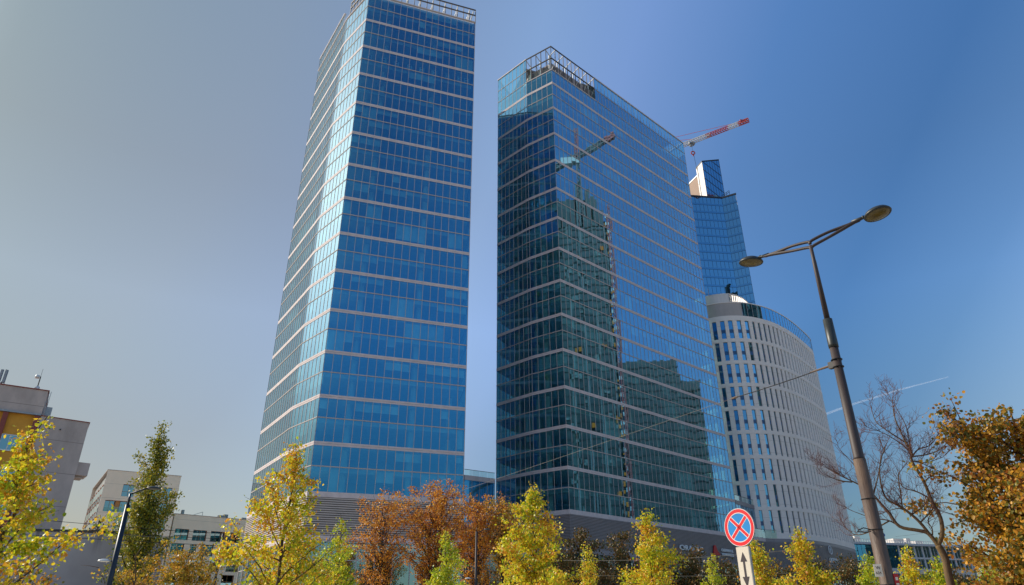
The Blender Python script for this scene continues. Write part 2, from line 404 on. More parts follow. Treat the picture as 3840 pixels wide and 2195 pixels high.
m = MB(); m.strip(solid2, 130.5, 130.75, -.3, .15); m.strip(open2, 122.85, 123.05, -.3, .12); m.build('coping', M['band'], t2)
screen(t2, open2, 123.05, 130.6, 126.8)
m = MB(); m.prism([(4.9, 131.0), (10.1, 127.2), (22.2, 138.2), (16, 144), (1, 141)], 122.96, 127.6); m.build('plant_room', M['plant'], t2)
m = MB()
for a, b in zip(chain([(4.9, 131.0), (10.1, 127.2), (22.2, 138.2)], 2.8)[:-1], chain([(4.9, 131.0), (10.1, 127.2), (22.2, 138.2)], 2.8)[1:]):
    d = Vector((b[0]-a[0], b[1]-a[1])); nn = Vector((d.y, -d.x)).normalized()*.06; c0 = Vector(a)+d*.2+nn; c1 = Vector(a)+d*.8+nn
    m.beam((*c0, 125.4), (*c1, 125.4), .08, 3.4)
m.build('plant_louvre', M['louvre_back'], t2)
interior(t2, T2, zs, shrink(T2, .5), colin=2.2)
m = MB(); m.prism([(0, 141), (3.6, 131.5), (21.5, 138), (47, 161.5), (39, 173), (4, 150)], 129.6, 130.1); m.build('roof_deck', M['roof'], t2)

# ---- glazed link between the two towers
lk = thing('link_building', 'low glazed link with a glass balustrade filling the gap between the two glass towers', 'building')
lp = chain([(-9.3, 132.4), (-3.6, 136.3)], 1.9)
for z0, z1 in ((18.6, 22.7), (22.7, 27.0)): storey(lk, lp, z0, z1, M['glass'], closed=False, blinds=.1)
m = MB(); m.strip(lp, 27.0, 27.9, -.3, .12); m.build('fascia', M['band'], lk)
m = MB(); m.prism([(-9.5, 134), (-3.9, 138), (-4, 146), (-13, 144)], 18.6, 27.0); m.build('interior_core', M['core'], lk)
m = MB(); m.prism([(-9.3, 132.5), (-3.7, 136.4), (-4, 146), (-13, 144)], 27.05, 27.6); m.build('roof_deck', M['roof'], lk)
m = MB(); glazing(m, lp, 27.9, 28.95); bl = m.build('balustrade', M['glass_clear'], lk)
m = MB(); m.strip(lp, 28.95, 29.03, -.05, .05); m.build('handrail', M['rail'], bl)

# ------------------------------------------------------------------ hotel plan curve
def catmull(P, n=14):
    out = []
    for i in range(len(P)-1):
        p0 = Vector(P[max(0, i-1)]); p1_ = Vector(P[i]); p2_ = Vector(P[i+1]); p3 = Vector(P[min(len(P)-1, i+2)])
        for j in range(n):
            t = j/n; out.append(tuple(.5*((2*p1_)+(-p0+p2_)*t+(2*p0-5*p1_+4*p2_-p3)*t*t+(-p0+3*p1_-3*p2_+p3)*t**3)))
    return out+[tuple(P[-1])]
H4 = [(52.2, 190), (50.4, 184), (50.6, 178.6), (52.0, 174.9), (54.2, 172.7), (56.9, 171.3), (60.3, 170.8), (63.7, 171.1), (67.3, 172.3), (72.2, 175.0), (76.9, 178.9), (81.6, 183.7), (87.4, 190.6), (93.0, 198.0), (94.3, 202.5), (92, 208), (84, 214)]
HC = catmull(H4)
HL = [0.]
for a, b in zip(HC[:-1], HC[1:]): HL.append(HL[-1]+math.hypot(b[0]-a[0], b[1]-a[1]))
def hp(s):
    s = max(0, min(HL[-1]-1e-4, s)); i = int(np.searchsorted(HL, s, side='right'))-1; i = min(i, len(HC)-2)
    t = (s-HL[i])/max(1e-9, HL[i+1]-HL[i]); a, b = HC[i], HC[i+1]; return (a[0]+(b[0]-a[0])*t, a[1]+(b[1]-a[1])*t)
def hseg(s0, s1, ds=1.2):
    n = max(1, int((s1-s0)/ds+.999)); return [hp(s0+(s1-s0)*i/n) for i in range(n+1)]
def h_at_az(az):
    k = math.tan(R(az)); best = None
    for s in np.arange(14, 62, .05):
        p = hp(s); e = abs(p[0]/p[1]-k)
        if best is None or e < best[0]: best = (e, s)
    return best[1]
S_W = [h_at_az(a) for a in (17.83, 18.53, 19.2, 19.9, 20.53, 21.06)]
S_END = HL[-1]-9
cent = list(S_W)
while cent[-1] < S_END: cent.append(cent[-1]+1.9)
cent = [cent[0]-2.3*i for i in range(4, 0, -1)]+cent
hz = thing('hotel_building', 'white stone hotel block with a rounded end and rows of narrow tall windows', 'hotel')
rows = [(71.4-6.26*i, 76.7-6.26*i) for i in range(8)]+[(21.5, 26.75)]
wall = MB()
FULL = hseg(0, HL[-1], 1.5)
wall.strip(FULL, 76.7, 78.1, -.45, 0.06)
for i in range(9):
    lo = rows[i+1][1] if i < 8 else 20.25
    wall.strip(FULL, lo, rows[i][0], -.45, .06)
def halfw(s, ri): return (.61-.028*ri) if s < S_W[4]+.5 else (.40-.016*ri)
for ri, (z0, z1) in enumerate(rows):
    edges = []; prev = 0
    for s in cent: h_ = halfw(s, ri); edges.append((prev, s-h_)); prev = s+h_
    edges.append((prev, HL[-1]))
    for a, b in edges:
        if b-a > .05: wall.strip(hseg(a, b, 2.4), z0, z1, -.45, 0.0)
wall.build('wall', M['hotel'], hz)
seen = []; rest = MB(); rsp = MB()
wins = []
for ri, (z0, z1) in enumerate(rows):
    for ci, s in enumerate(cent): wins.append((ri, ci, z0, z1, s, halfw(s, ri)))
vis = [w for w in wins if S_W[0]-.6 < w[4] < S_END]
vis.sort(key=lambda w: w[1]); vis100 = set((w[0], w[1]) for w in vis[:99])
for ri, ci, z0, z1, s, h_ in wins:
    a, b = s-h_, s+h_; pa, pb = hp(a), hp(b)
    A, B = offset([pa, pb], -.34)
    zm0, zm1 = z0+1.75, z0+2.75
    if (ri, ci) in vis100:
        g = MB(); t1_ = random.gauss(0, .012)
        g.quad((A[0], A[1]+t1_, z0), (B[0], B[1]-t1_, z0), (B[0], B[1]-t1_, zm0), (A[0], A[1]+t1_, zm0)); g.quad((A[0], A[1]+t1_, zm1), (B[0], B[1]-t1_, zm1), (B[0], B[1]-t1_, z1), (A[0], A[1]+t1_, z1))
        wn = g.build('window', M['glass_hotel'], hz)
        f = MB(); f.strip([pa, pb], zm0, zm1, -.42, -.28); f.build('spandrel', M['hotel_span'], wn)
        f = MB(); f.strip([hp(a), hp(a+.06)], z0, z1, -.40, -.26); f.strip([hp(b-.06), hp(b)], z0, z1, -.40, -.26); f.build('frame', M['hotel_reveal'], wn)
    else:
        rest.quad((A[0], A[1], z0), (B[0], B[1], z0), (B[0], B[1], z1), (A[0], A[1], z1)); rsp.strip([pa, pb], zm0, zm1, -.42, -.28)
rw = tag(rest.build('window', M['glass_hotel'], hz), kind='stuff'); rsp.build('spandrel', M['hotel_span'], rw)
s_p = h_at_az(20.3)
ph = hseg(s_p, HL[-1], 1.7)
g = MB(); glazing(g, ph, 78.1, 82.0, .004); wb = g.build('window_band', M['glass_pent'], hz)
f = MB(); frames(f, ph, 78.1, 82.0, .09, .1); f.build('frame', M['mullion'], wb)
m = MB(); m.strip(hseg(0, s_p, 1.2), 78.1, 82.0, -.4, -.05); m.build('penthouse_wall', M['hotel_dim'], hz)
m = MB(); m.strip(FULL, 82.0, 82.25, -.5, .1); m.build('coping', M['hotel'], hz)
s_c = h_at_az(19.4)
m = MB(); m.strip(hseg(0, s_c, 1.0), 82.25, 84.9, -.4, 0.02); m.build('roof_drum_wall', M['hotel_screen'], hz)
c_p = hp(s_c); m = MB(); pth = [c_p, (62.6, 171.7), (65.0, 173.6), (67.3, 176.4), (69.0, 180)]
for a in chain(pth, .7): m.box((a[0], a[1], 83.5), .14, .3, 2.6, .5)
m.strip(pth, 84.7, 84.9, -.2, .0); m.build('roof_screen', M['hotel_screen'], hz)
inn = offset(FULL, -2.6)[2:-2]
m = MB(); m.prism(inn, 20.3, 81.5); m.build('interior_core', M['interior'], hz)
m = MB(); m.prism(offset(FULL, -.5), 81.6, 82.0); m.build('roof_deck', M['roof'], hz)
m = MB(); m.tube([(57, 178, 82), (57, 178, 90)], [.08, .03], 6); m.build('mast', M['galv'], hz)
for i in range(9):
    m = MB(); m.prism(offset(FULL, -.6), rows[i][0]-.6, rows[i][0]-.2); m.build('floor_slab', M['slab'], hz)

# link 2 between lower tower and hotel
l2 = thing('link_building', 'small dark glazed link wedged between the broad glass tower and the white hotel', 'building')
lp2 = chain([(51.3, 162.9), (58.6, 171.55)], 1.45); lp2b = [(58.6, 171.55), (58.5, 176)]
storey(l2, lp2, 20.5, 27.0, M['glass'], closed=False, blinds=0)
m = MB(); m.strip([lp2[0], lp2[-1], (58.5, 176)], 27.0, 27.9, -.3, .12); m.build('fascia', M['greyclad'], l2)
m = MB(); m.prism([(50.4, 164.5), (57.3, 172.6), (57, 178), (45, 176)], 20.4, 27.0); m.build('interior_core', M['greyclad'], l2)
m = MB(); m.box((58.75, 172.2, 23.7), .5, 1.4, 6.6, .2); m.build('end_wall', M['greyclad'], l2)
m = MB(); glazing(m, lp2, 27.9, 29.1); bl = m.build('balustrade', M['glass_clear'], l2)
m = MB(); m.strip(lp2, 29.1, 29.17, -.05, .05); m.build('handrail', M['rail'], bl)

# ------------------------------------------------------------------ podium
s_j = h_at_az(19.85); HR = hseg(s_j, HL[-1], 2.0)
podA = [(-48, 128.4)]+T1K+[(-30.9, 105.4), (-8.1, 113.5)]
podB = [(-8.1, 113.5), (-9.6, 129.2)]
podC = [(-9.6, 129.2), (3.9, 129.0)]
podD = [(3.9, 129.0), (9.9, 124.6), (59.3, 170.2)]+HR
POD = podA[:-1]+podB[:-1]+podC[:-1]+podD+[(60, 225), (-30, 190)]
pod = thing('podium_building', 'grey louvred podium with a glazed ground floor running under both glass towers and hotel', 'building')
def louvre(path, z0, z1, mat, pitch=.31, name='louvre_wall', out=.1):
    m = MB(); m.strip(path, z0, z1, -.4, out-.12, 1); n = int((z1-z0)/pitch)
    for i in range(n):
        z = z0+(i+.5)*(z1-z0)/n; m.strip(path, z-pitch*.27, z+pitch*.27, out-.12, out)
    return m.build(name, [mat, M['louvre_back']], pod)
louvre(podA, 14.0, 19.5, M['louvre']); louvre(podB, 14, 19.5, M['louvre']); louvre(podC, 14, 18.0, M['louvre'])
louvre(podD, 14.0, 19.5, M['greyclad'], .25, 'ribbed_wall')
def fascia(path, z0, z1, mat, o=.2, name='fascia'):
    m = MB(); m.strip(path, z0, z1, -.4, o); return m.build(name, mat, pod)
fascia(podA+[podB[1]], 19.5, 20.29, M['band'], .13); fascia(podC, 18.0, 18.6, M['band']); fascia(podD[:3], 19.5, 20.29, M['band'], .13)
fascia(podD[2:], 19.5, 20.24, M['greyclad'], .05)
for pth in (podA, podB, podC, podD):
    fascia(pth, 13.2, 14.0, M['greyclad'] if pth is podD else M['band'], .14)
    pth_ = chain(pth, 2.8) if pth is not podD else chain(pth, 2.8)
    g = MB(); glazing(g, pth_, 7.3, 13.2, .004); wb = g.build('shopfront_glazing', M['glass_base'], pod)
    f = MB(); frames(f, pth_, 7.3, 13.2, .12, .3); f.strip(pth_, 10.6, 10.72, -.06, .08); f.build('frame', M['mullion'], wb)
    fascia(pth, 0, 7.3, M['plinth'], .3, 'plinth')
m = MB(); m.prism(offset(POD, -5, True), 7.4, 13.1); m.build('interior_core', M['interior'], pod)
m = MB(); m.prism(offset(POD, -.3, True), 13.2, 13.9); m.build('floor_slab', M['slab'], pod)
m = MB(); m.prism(offset(POD, -.3, True), 6.8, 7.28); m.build('floor_slab', M['core'], pod)
m = MB(); m.prism(offset(POD, -.5, True), 17.6, 18.2); m.build('roof_deck', M['roof'], pod)
bal = chain([(51.5, 163.1), (59.3, 170.25), hp(h_at_az(20.05))], 1.5)
bal = offset(bal, .25)
g = MB(); glazing(g, bal, 20.3, 22.1); bo = g.build('balustrade', M['glass_clear'], pod)
m = MB(); m.strip(bal, 22.1, 22.18, -.05, .05); m.build('handrail', M['rail'], bo)

# wall signs ----------------------------------------------------------
def text(body, size, parent, mat, loc, rot, ext=.08, name='lettering', width=None, bold=.0, height=None):
    cu = bpy.data.curves.new(name, 'FONT'); cu.body = body; cu.size = size; cu.extrude = ext; cu.offset = bold; cu.resolution_u = 3
    o = bpy.data.objects.new(name, cu); COL.objects.link(o); cu.materials.append(mat)
    bpy.context.view_layer.update(); me = bpy.data.meshes.new_from_object(o.evaluated_get(bpy.context.evaluated_depsgraph_get()))
    bpy.data.objects.remove(o); o = bpy.data.objects.new(name, me); COL.objects.link(o)
    if not me.materials: me.materials.append(mat)
    xs_ = [v.co.x for v in me.vertices]; ys_ = [v.co.y for v in me.vertices]; w = max(xs_)-min(xs_); h = max(ys_)-min(ys_)
    o.scale = ((width/w) if width else 1, (height/h) if height else 1, 1)
    o.parent = parent; o.location = loc; o.rotation_euler = rot; return o
def wallpoint(s, z, off=.35): return (9.9+.735*s+.678*off, 124.6+.678*s-.735*off, z)
aw = math.atan2(.678, .735)
s1 = thing('wall_sign', 'white word ORACLE half hidden by leaves on the grey podium wall', 'sign', wallpoint(31.6, 15.55), aw)
text('ORACLE', 1.3, s1, M['white_letter'], (0, 0, 0), (math.pi/2, 0, 0), .1, width=8.3, bold=.02, height=1.0)
s2 = thing('wall_sign', 'white words CUSHMAN & WAKEFIELD beside a red pointed mark on the grey podium wall', 'sign', wallpoint(43.4, 15.2), aw)
text('CUSHMAN &', .8, s2, M['white_letter'], (3.6, 0, .95), (math.pi/2, 0, 0), .08, width=4.6, bold=.02)
text('WAKEFIELD', .8, s2, M['white_letter'], (3.6, 0, .1), (math.pi/2, 0, 0), .08, width=4.8, bold=.02)
m = MB(); pts = []
for i in range(9): a = math.pi*i/8; pts.append((1.2+.42*math.cos(a), 1.75+.3*math.sin(a)))
pts = [(2.7, .05), (2.75, .35), (1.95, 1.0)]+pts+[(.55, .9), (.1, .0)]
m.add([(p[0], -.1, p[1]) for p in pts]+[(p[0], .1, p[1]) for p in pts], [tuple(range(len(pts)))[::-1], tuple(range(len(pts), 2*len(pts)))]+[(i, (i+1) % len(pts), len(pts)+(i+1) % len(pts), len(pts)+i) for i in range(len(pts))])
m.build('emblem', M['logored'], s2)
sc = h_at_az(23.35); pA = hp(sc); pB = hp(sc+2); ah = math.atan2(pB[1]-pA[1], pB[0]-pA[0])
pS = offset([pA, pB], .3)[0]
s3 = thing('wall_sign', 'round white emblem over the word CROWNE on the grey wall under the hotel', 'sign', (pS[0], pS[1], 15.4), ah)
text('CROWNE', 1.2, s3, M['white_letter'], (-.6, 0, .2), (math.pi/2, 0, 0), .08, width=4.6, height=1.1)
m = MB(); ring = [(1.1+.95*math.cos(2*math.pi*i/28), 0, 3.1+.95*math.sin(2*math.pi*i/28)) for i in range(29)]; m.tube(ring, .11, 6, cap=False)
for dz in (-.36, 0, .36):
    m.tube([(1.1+.45*x, 0, 3.1+dz+.16*math.sin(x*3)+x*.12) for x in np.linspace(-1, 1, 9)], .09, 6)
m.build('emblem', M['white_letter'], s3)
sg = h_at_az(24.75); pA = hp(sg); pS = offset([pA, hp(sg+2)], .3)[0]; pB = hp(sg+2); ag = math.atan2(pB[1]-pA[1], pB[0]-pA[0])
s4 = thing('wall_sign', 'small green and purple panel sign at the right end of the grey wall', 'sign', (pS[0], pS[1], 14.2), ag)
m = MB(); m.box((0, 0, 1.4), 1.2, .2, 1.8); m.build('green_panel', M['logogreen'], s4)
m = MB(); m.box((1.6, 0, 1.5), 1.4, .16, .9); m.build('dark_green_panel', surf('sign_deep_green', (.01, .12, .07), .5), s4)
m = MB(); m.box((1.7, 0, .3), 1.5, .16, .8); m.build('purple_panel', surf('sign_purple', (.08, .05, .18), .5), s4)

# ------------------------------------------------------------------ far sculpted tower
t3 = thing('glass_tower', 'dark blue far skyscraper with a tilted upper block, rising behind the white hotel', 'tower')
A = polar(16.0, 257); Bf = polar(20.19, 266.0); Cf = polar(21.47, 265.0)
low = [tuple(A.xy), tuple(Bf.xy), tuple(Cf.xy), (104, 292), (70, 290)]
pl = ringpath(low, 1.7)
zt = 170.0
for i in range(43):
    z1 = zt-.6-i*3.95; z0 = z1-3.1
    if z0 < 0: break
    storey(t3, pl, z0, z1, M['glass_spire'], blinds=0, w=.09, fm=M['dark_line'], transom=False)
    m = MB(); m.strip(pl, z1, z1+.85, -.3, .05, closed=True); m.build('spandrel_band', M['spire_fin'], t3)
m = MB(); m.prism(offset(low, -3, True), 0, 168); m.build('service_core', surf('far_core', (.05, .06, .07), .8, 0, .3, .2), t3)
m = MB(); m.strip(low, 169.4, 170.1, -1, .2, closed=True); m.prism(offset(low, -.8, True), 168.5, 169.2); m.build('roof_edge', M['dark_line'], t3)
C0 = polar(18.94, 268); C1 = polar(20.5, 269.5); C2 = polar(18.30, 272.6); C3 = polar(20.2, 285)
up = [tuple(C2.xy), tuple(C0.xy), tuple(C1.xy), tuple(C3.xy)]
pu = chain([tuple(C0.xy), tuple(C1.xy), tuple(C3.xy)], 1.0)
g = MB(); glazing(g, pu, 169, 192.0); wb = g.build('window_band', M['glass_upper'], t3)
f = MB(); frames(f, pu, 169, 192.0, .12, .14)
c0, c1 = Vector((*C0.xy, 0)), Vector((*C1.xy, 0)); L3 = (c1-c0).length
nn = Vector(((c1-c0).y, -(c1-c0).x, 0)).normalized()*.08
for zz in (174, 178.6, 183.2, 187.8, 192.4, 197):
    a = c0+nn; b = c1+nn; za, zb = zz, zz-9
    ta = 0.; tb = 1.
    if za > 192: ta = (za-192)/9; za = 192
    if zb < 169: tb = (zz-169)/9; zb = 169
    if tb > ta: f.beam((a.lerp(b, ta)+V(0, 0, za)), (a.lerp(b, tb)+V(0, 0, zb)), .12, .16)
f.build('frame', M['dark_line'], wb)
m = MB(); m.strip([tuple(C2.xy), tuple(C0.xy)], 169, 192.0, -.4, .0)
for zz in (173, 178, 183, 188): m.strip([tuple(C2.xy), tuple(C0.xy)], zz-.06, zz+.06, 0, .06)
m.build('white_side_wall', M['whitepanel'], t3)
m = MB(); cc = Vector(C2.xy).lerp(Vector(C0.xy), .22); m.box((cc.x, cc.y, 180.4), .25, .3, 23, 0); m.build('dark_joint', M['dark_line'], t3)
m = MB(); m.prism(offset(up, -.6, True), 169, 191.6); m.build('upper_core', M['spire_fin'], t3)
m = MB(); m.strip(up, 192.0, 192.6, -.6, .1, closed=True); m.build('upper_coping', M['dark_line'], t3)
D0 = polar(18.45, 278); D1 = polar(16.9, 288)
m = MB(); m.strip([tuple(D1.xy), tuple(D0.xy)], 165, 192.2, -.6, 0); m.build('brown_side_wall', M['brown'], t3)
m = MB(); m.strip([tuple(D1.xy), tuple(D0.xy)], 192.2, 192.8, -.8, .15); m.build('wall_coping', M['white_steel'], t3)
m = MB(); q0 = polar(20.2, 267); q1 = polar(20.95, 268)
for dz in (0, .8): m.beam((q0.x, q0.y, 170.6+dz), (q1.x, q1.y, 173.2+dz), .15, .15)
for t in (0, .33, .66, 1): p = q0.lerp(q1, t); m.beam((p.x, p.y, 170), (p.x, p.y, 171.4+2.6*t), .15, .15)
m.build('roof_railing', M['dark_line'], t3)

# ------------------------------------------------------------------ cranes
def lattice(mb, p, q, w, n, r=.09, up=None, mi=0, tri=False):
    p = Vector(p); q = Vector(q); d = (q-p).normalized(); upv = Vector(up) if up else (Vector((0, 0, 1)) if abs(d.z) < .9 else Vector((1, 0, 0)))
    a = d.cross(upv).normalized(); b = a.cross(d).normalized()
    cs = [(-.5, -.5), (.5, -.5), (0, .5)] if tri else [(-.5, -.5), (.5, -.5), (.5, .5), (-.5, .5)]
    for i, j in cs: mb.beam(p+(a*i+b*j)*w, q+(a*i+b*j)*w, r*2, r*2, mi)
    k = len(cs)
    for s in range(n):
        u = p.lerp(q, s/n); v = p.lerp(q, (s+1)/n)
        for c in range(k):
            c2 = (c+1) % k; A_, B_ = (a*cs[c][0]+b*cs[c][1])*w, (a*cs[c2][0]+b*cs[c2][1])*w
            mb.beam(u+A_, v+B_, r*1.3, r*1.3, mi); mb.beam(v+B_, v+A_, r, r, mi)
cr = thing('tower_crane', 'red and white tower crane whose jib sticks out above the roof of the broad tower', 'crane')
mp = polar(14.2, 254); zj = 189.6
tipv = polar(23.85, 242.5); tip = V(tipv.x, tipv.y, zj)
root = V(mp.x, mp.y, zj)
m = MB(); lattice(m, (mp.x, mp.y, 0), (mp.x, mp.y, zj-1), 2.2, 60, .14); m.build('mast', M['cranewhite'], cr)
m = MB(); lattice(m, root, root.lerp(tip, .62), 1.7, 26, .10, tri=True); m.build('jib_root', M['cranewhite'], cr)
m = MB(); lattice(m, root.lerp(tip, .58)+V(0, 0, 0), root.lerp(tip, .80), 1.6, 9, .11, tri=True); m.build('jib_middle', M['red'], cr)
m = MB(); lattice(m, root.lerp(tip, .80), root.lerp(tip, .91), 1.6, 4, .11, tri=True); m.build('jib_outer', M['cranewhite'], cr)
m = MB(); lattice(m, root.lerp(tip, .90), tip, 1.6, 4, .15, tri=True); m.box(root.lerp(tip, .95)+V(0, 0, .4), 2.6, .3, 1.0, .1); m.build('jib_tip', M['red'], cr)
m = MB(); apex = root+V(0, 0, 7.5); lattice(m, root, apex, 1.2, 5, .1)
m.beam(apex, root.lerp(tip, .86)+V(0, 0, .8), .12, .12); m.beam(apex, root.lerp(tip, .45)+V(0, 0, .8), .12, .12); m.build('pendant', M['red'], cr)
back = root-(tip-root).normalized()*14
m = MB(); lattice(m, root, back, 1.5, 6, .1); m.beam(apex, back, .12, .12); m.build('counter_jib', M['cranewhite'], cr)
m = MB(); m.box(back+V(0, 0, -1), 3, 2, 3); m.build('counterweight', M['buildgrey'], cr)
m = MB(); m.box(root+V(1.5, -1.5, -2), 1.8, 1.8, 2.2); m.build('cab', M['cranewhite'], cr)
tr = root.lerp(tip, .43)
m = MB(); m.box(tr+V(0, 0, -1.3), 2.6, 1.8, .8, .1); m.box(tr+V(-.3, 0, -2.1), 1.2, 1.0, .9, .1); m.build('trolley', M['galv'], cr)
m = MB(); m.tube([tr+V(0, 0, -2), tr+V(0, 0, -6)], .05, 5); m.tube([tr+V(.2, 0, -6.5), tr+V(.6, 0, -15)], .07, 5); m.build('hoist_rope', M['steel'], cr)
m = MB(); hb = [tr+V(.8*math.cos(t), 0, -6.2+.8*math.sin(t)) for t in np.linspace(0, 2*math.pi, 13)]; m.tube(hb, .25, 6, cap=False); m.box(tr+V(0, 0, -7.3), .4, .4, 1); m.build('hook_block', M['red'], cr)

# buildings seen only as reflections in the glass (they stand to the right, beyond the frame)
uc = thing('construction_tower', 'dark high rise under construction reflected in the broad glass tower', 'tower')
m = MB(); m.prism([(186, 60), (214, 60), (214, 149), (186, 149)], 0, 186); m.build('concrete_core', M['darkblock'], uc)
m = MB()
for i in range(47): m.box((200, 104.5, 4+i*4.0), 28.5, 89.5, .5)
m.build('floor_slab', M['buildgrey'], uc)
m = MB()
for i in range(24):
    y = 62+i*3.7; h = 198+10*math.sin(i*1.3)+(y-60)*.12-abs(random.gauss(0, 3)); m.box((186, y, (186+h)/2), 1.2, 2.6, h-186)
m.prism([(190, 95), (205, 95), (205, 146), (190, 146)], 186, 205); m.build('top_formwork', M['darkblock'], uc)
m = MB(); lattice(m, (184, 150.5, 0), (184, 150.5, 196), 1.6, 60, .22); m.build('hoist_mast', M['red'], uc)
m = MB()
for i in range(46): m.box((183.4, 149.6, 5+i*4.1), .5, 1.4, 1.8)
m.build('hoist_tie', M['cranewhite'], uc)
m = MB(); rr_ = random.Random(4)
for i in range(15): m.box((185.7, 62+i*6.1, 93), .7, .6, 186)
m.build('facade_column', M['cranegrey'], uc)
m = MB()
for i in range(230): m.box((185.6, 61+1.22*rr_.randint(0, 70), 5.9+4*rr_.randint(0, 43)), .5, rr_.choice((1.1, 2.3, 3.4)), rr_.choice((1.2, 2.6, 3.2)))
tag(m.build('facade_panel', surf('loose_facade_panel', (.16, .17, .15), .6, 0, .9, .6), uc), kind='stuff')
m = MB()
for i in range(44): m.box((183.6, 148.6+rr_.uniform(-.5, .6), 8+i*4.1+rr_.uniform(-1, 1)), .5, .8, rr_.uniform(.6, 2.2))
m.build('edge_glint', M['light_orange'], uc)  # golden glints along the edge, painted as small orange boxes
for yy, zz in ((146, 172), (134, 168), (144, 120), (132, 118), (147, 84), (137, 82), (146, 52)):
    m = MB(); m.box((184.7, yy, zz), .3, 1.7, 2.2); m.build('lit_window_patch', M['light_orange'], uc)  # lit windows imitated by orange coloured boxes
c2 = thing('tower_crane', 'crane on the tower under construction, seen as a reflection in the glass', 'crane')
m = MB(); lattice(m, (186, 136, 186), (186, 136, 229), 2.4, 12, .3); m.build('mast', M['cranegrey'], c2)
m = MB(); lattice(m, (186, 136, 229), (186, 136, 248), 2.0, 5, .35); m.build('cat_head', M['red'], c2)
m = MB(); lattice(m, (186, 136, 230), (186, 152, 240), 2.2, 6, .3); lattice(m, (186, 136, 230), (186, 118, 221), 2.4, 6, .4); m.build('jib', M['cranegrey'], c2)
m = MB(); lattice(m, (186, 151, 239.3), (186, 157, 243), 1.8, 3, .4); m.build('jib_tip', M['red'], c2)
m = MB(); m.box((186, 132, 227), 4, 8, 4); m.build('machinery_deck', M['cranewhite'], c2)
ob = thing('office_block', 'dark stepped office block reflected low in the broad glass tower', 'building')
m = MB(); m.prism([(216, 153), (250, 153), (250, 182), (216, 182)], 0, 123); m.prism([(216.5, 182), (248, 182), (248, 191.5), (216.5, 191.5)], 0, 112); m.build('wall', M['darkblock'], ob)
m = MB()
for i in range(30): m.box((216, 167.5, 3+i*4.0), .5, 29.4, .5)
for i in range(27): m.box((216.4, 186.8, 3+i*4.0), .9, 9.6, .5)
m.build('floor_band', M['buildgrey'], ob)

# ------------------------------------------------------------------ left hand buildings
def window(parent, o, ux, un, x, z, w, h, frame=.07, cols=2, mat=None, dep=.18, fm=None, transom=None, rv=None):
    """window set in a wall; o origin, ux wall direction, un outward normal. real recess drawn by the reveal box"""
    o = Vector(o); ux = Vector(ux); un = Vector(un)
    P = lambda a, b, c: o+ux*a+V(0, 0, b)+un*c
    g = MB(); n = cols
    for i in range(n):
        a0 = x+w*i/n; a1 = x+w*(i+1)/n; t = random.gauss(0, .006)
        g.quad(P(a0, z, -dep+t), P(a1, z, -dep-t), P(a1, z+h, -dep-t), P(a0, z+h, -dep+t))
    wn = g.build('window', mat or M['glass_flat'], parent)
    f = MB()
    for i in range(n+1): f.beam(P(x+w*i/n, z, -dep+.03), P(x+w*i/n, z+h, -dep+.03), frame, .07)
    for zz in [z, z+h]+([z+h*transom] if transom else []): f.beam(P(x, zz, -dep+.03), P(x+w, zz, -dep+.03), .07, frame)
    f.build('frame', fm or M['whiteframe'], wn)
    return wn
def wall_with_holes(mb, o, ux, un, L_, H, holes, th=.35, mi=0, z0=0):
    """solid wall with real rectangular openings (holes: x, z, w, h)"""
    o = Vector(o); ux = Vector(ux); un = Vector(un)
    xs = sorted(set([0, L_]+[h[0] for h in holes]+[h[0]+h[2] for h in holes])); zs_ = sorted(set([z0, H]+[h[1] for h in holes]+[h[1]+h[3] for h in holes]))
    P = lambda a, b, c: o+ux*a+V(0, 0, b)+un*c
    def hole(xm, zm): return any(h[0] < xm < h[0]+h[2] and h[1] < zm < h[1]+h[3] for h in holes)
    for i in range(len(xs)-1):
        for j in range(len(zs_)-1):
            x0, x1, a, b = xs[i], xs[i+1], zs_[j], zs_[j+1]
            if hole((x0+x1)/2, (a+b)/2): continue
            mb.quad(P(x0, a, 0), P(x1, a, 0), P(x1, b, 0), P(x0, b, 0), mi)
    for x, z, w, h in holes:
        mb.quad(P(x, z, 0), P(x, z, -th), P(x, z+h, -th), P(x, z+h, 0), mi+1); mb.quad(P(x+w, z, -th), P(x+w, z, 0), P(x+w, z+h, 0), P(x+w, z+h, -th), mi+1)
        mb.quad(P(x, z, -th), P(x, z, 0), P(x+w, z, 0), P(x+w, z, -th), mi+1); mb.quad(P(x, z+h, 0), P(x, z+h, -th), P(x+w, z+h, -th), P(x+w, z+h, 0), mi+1)

# B1: concrete slab block with mustard panels
b1 = thing('panel_block', 'grey concrete block with mustard panels and dark red posts at the left edge', 'building')
bA = polar(-40.0, 80.3); bB = polar(-35.32, 79.8); bC = polar(-32.32, 80.2)
ux = (bB-bA).normalized(); un = V(ux.y, -ux.x, 0); LA = (bB-bA).length
ux2 = (bC-bB).normalized(); un2 = V(ux2.y, -ux2.x, 0); LB = (bC-bB).length
bk = lambda p, d: (p.x-un.x*d, p.y-un.y*d)
m = MB(); m.prism([tuple(bA.xy), tuple(bB.xy), bk(bB, 14), bk(bA, 14)], 20.55, 22.95); m.build('attic_wall', M['concrete'], b1)
m = MB(); m.prism([tuple((bA-un*.25).xy), tuple((bB-un*.25).xy), bk(bB, 13.8), bk(bA, 13.8)], 0, 20.55); m.build('front_wall', M['mustard'], b1)
m = MB(); m.prism([tuple((bB+ux2*.02).xy), tuple(bC.xy), bk(bC, 13), bk(bB, 13)], 0, 20.45); m.build('gable_wall', M['concrete'], b1)
m = MB(); m.prism([tuple((bB-ux*LA+un*.06).xy), tuple((bC*0+bB+un*.06+ux*.1).xy), bk(bB, 14.1), bk(bA, 14.1)], 22.95, 23.05); m.build('coping', M['redframe'], b1)
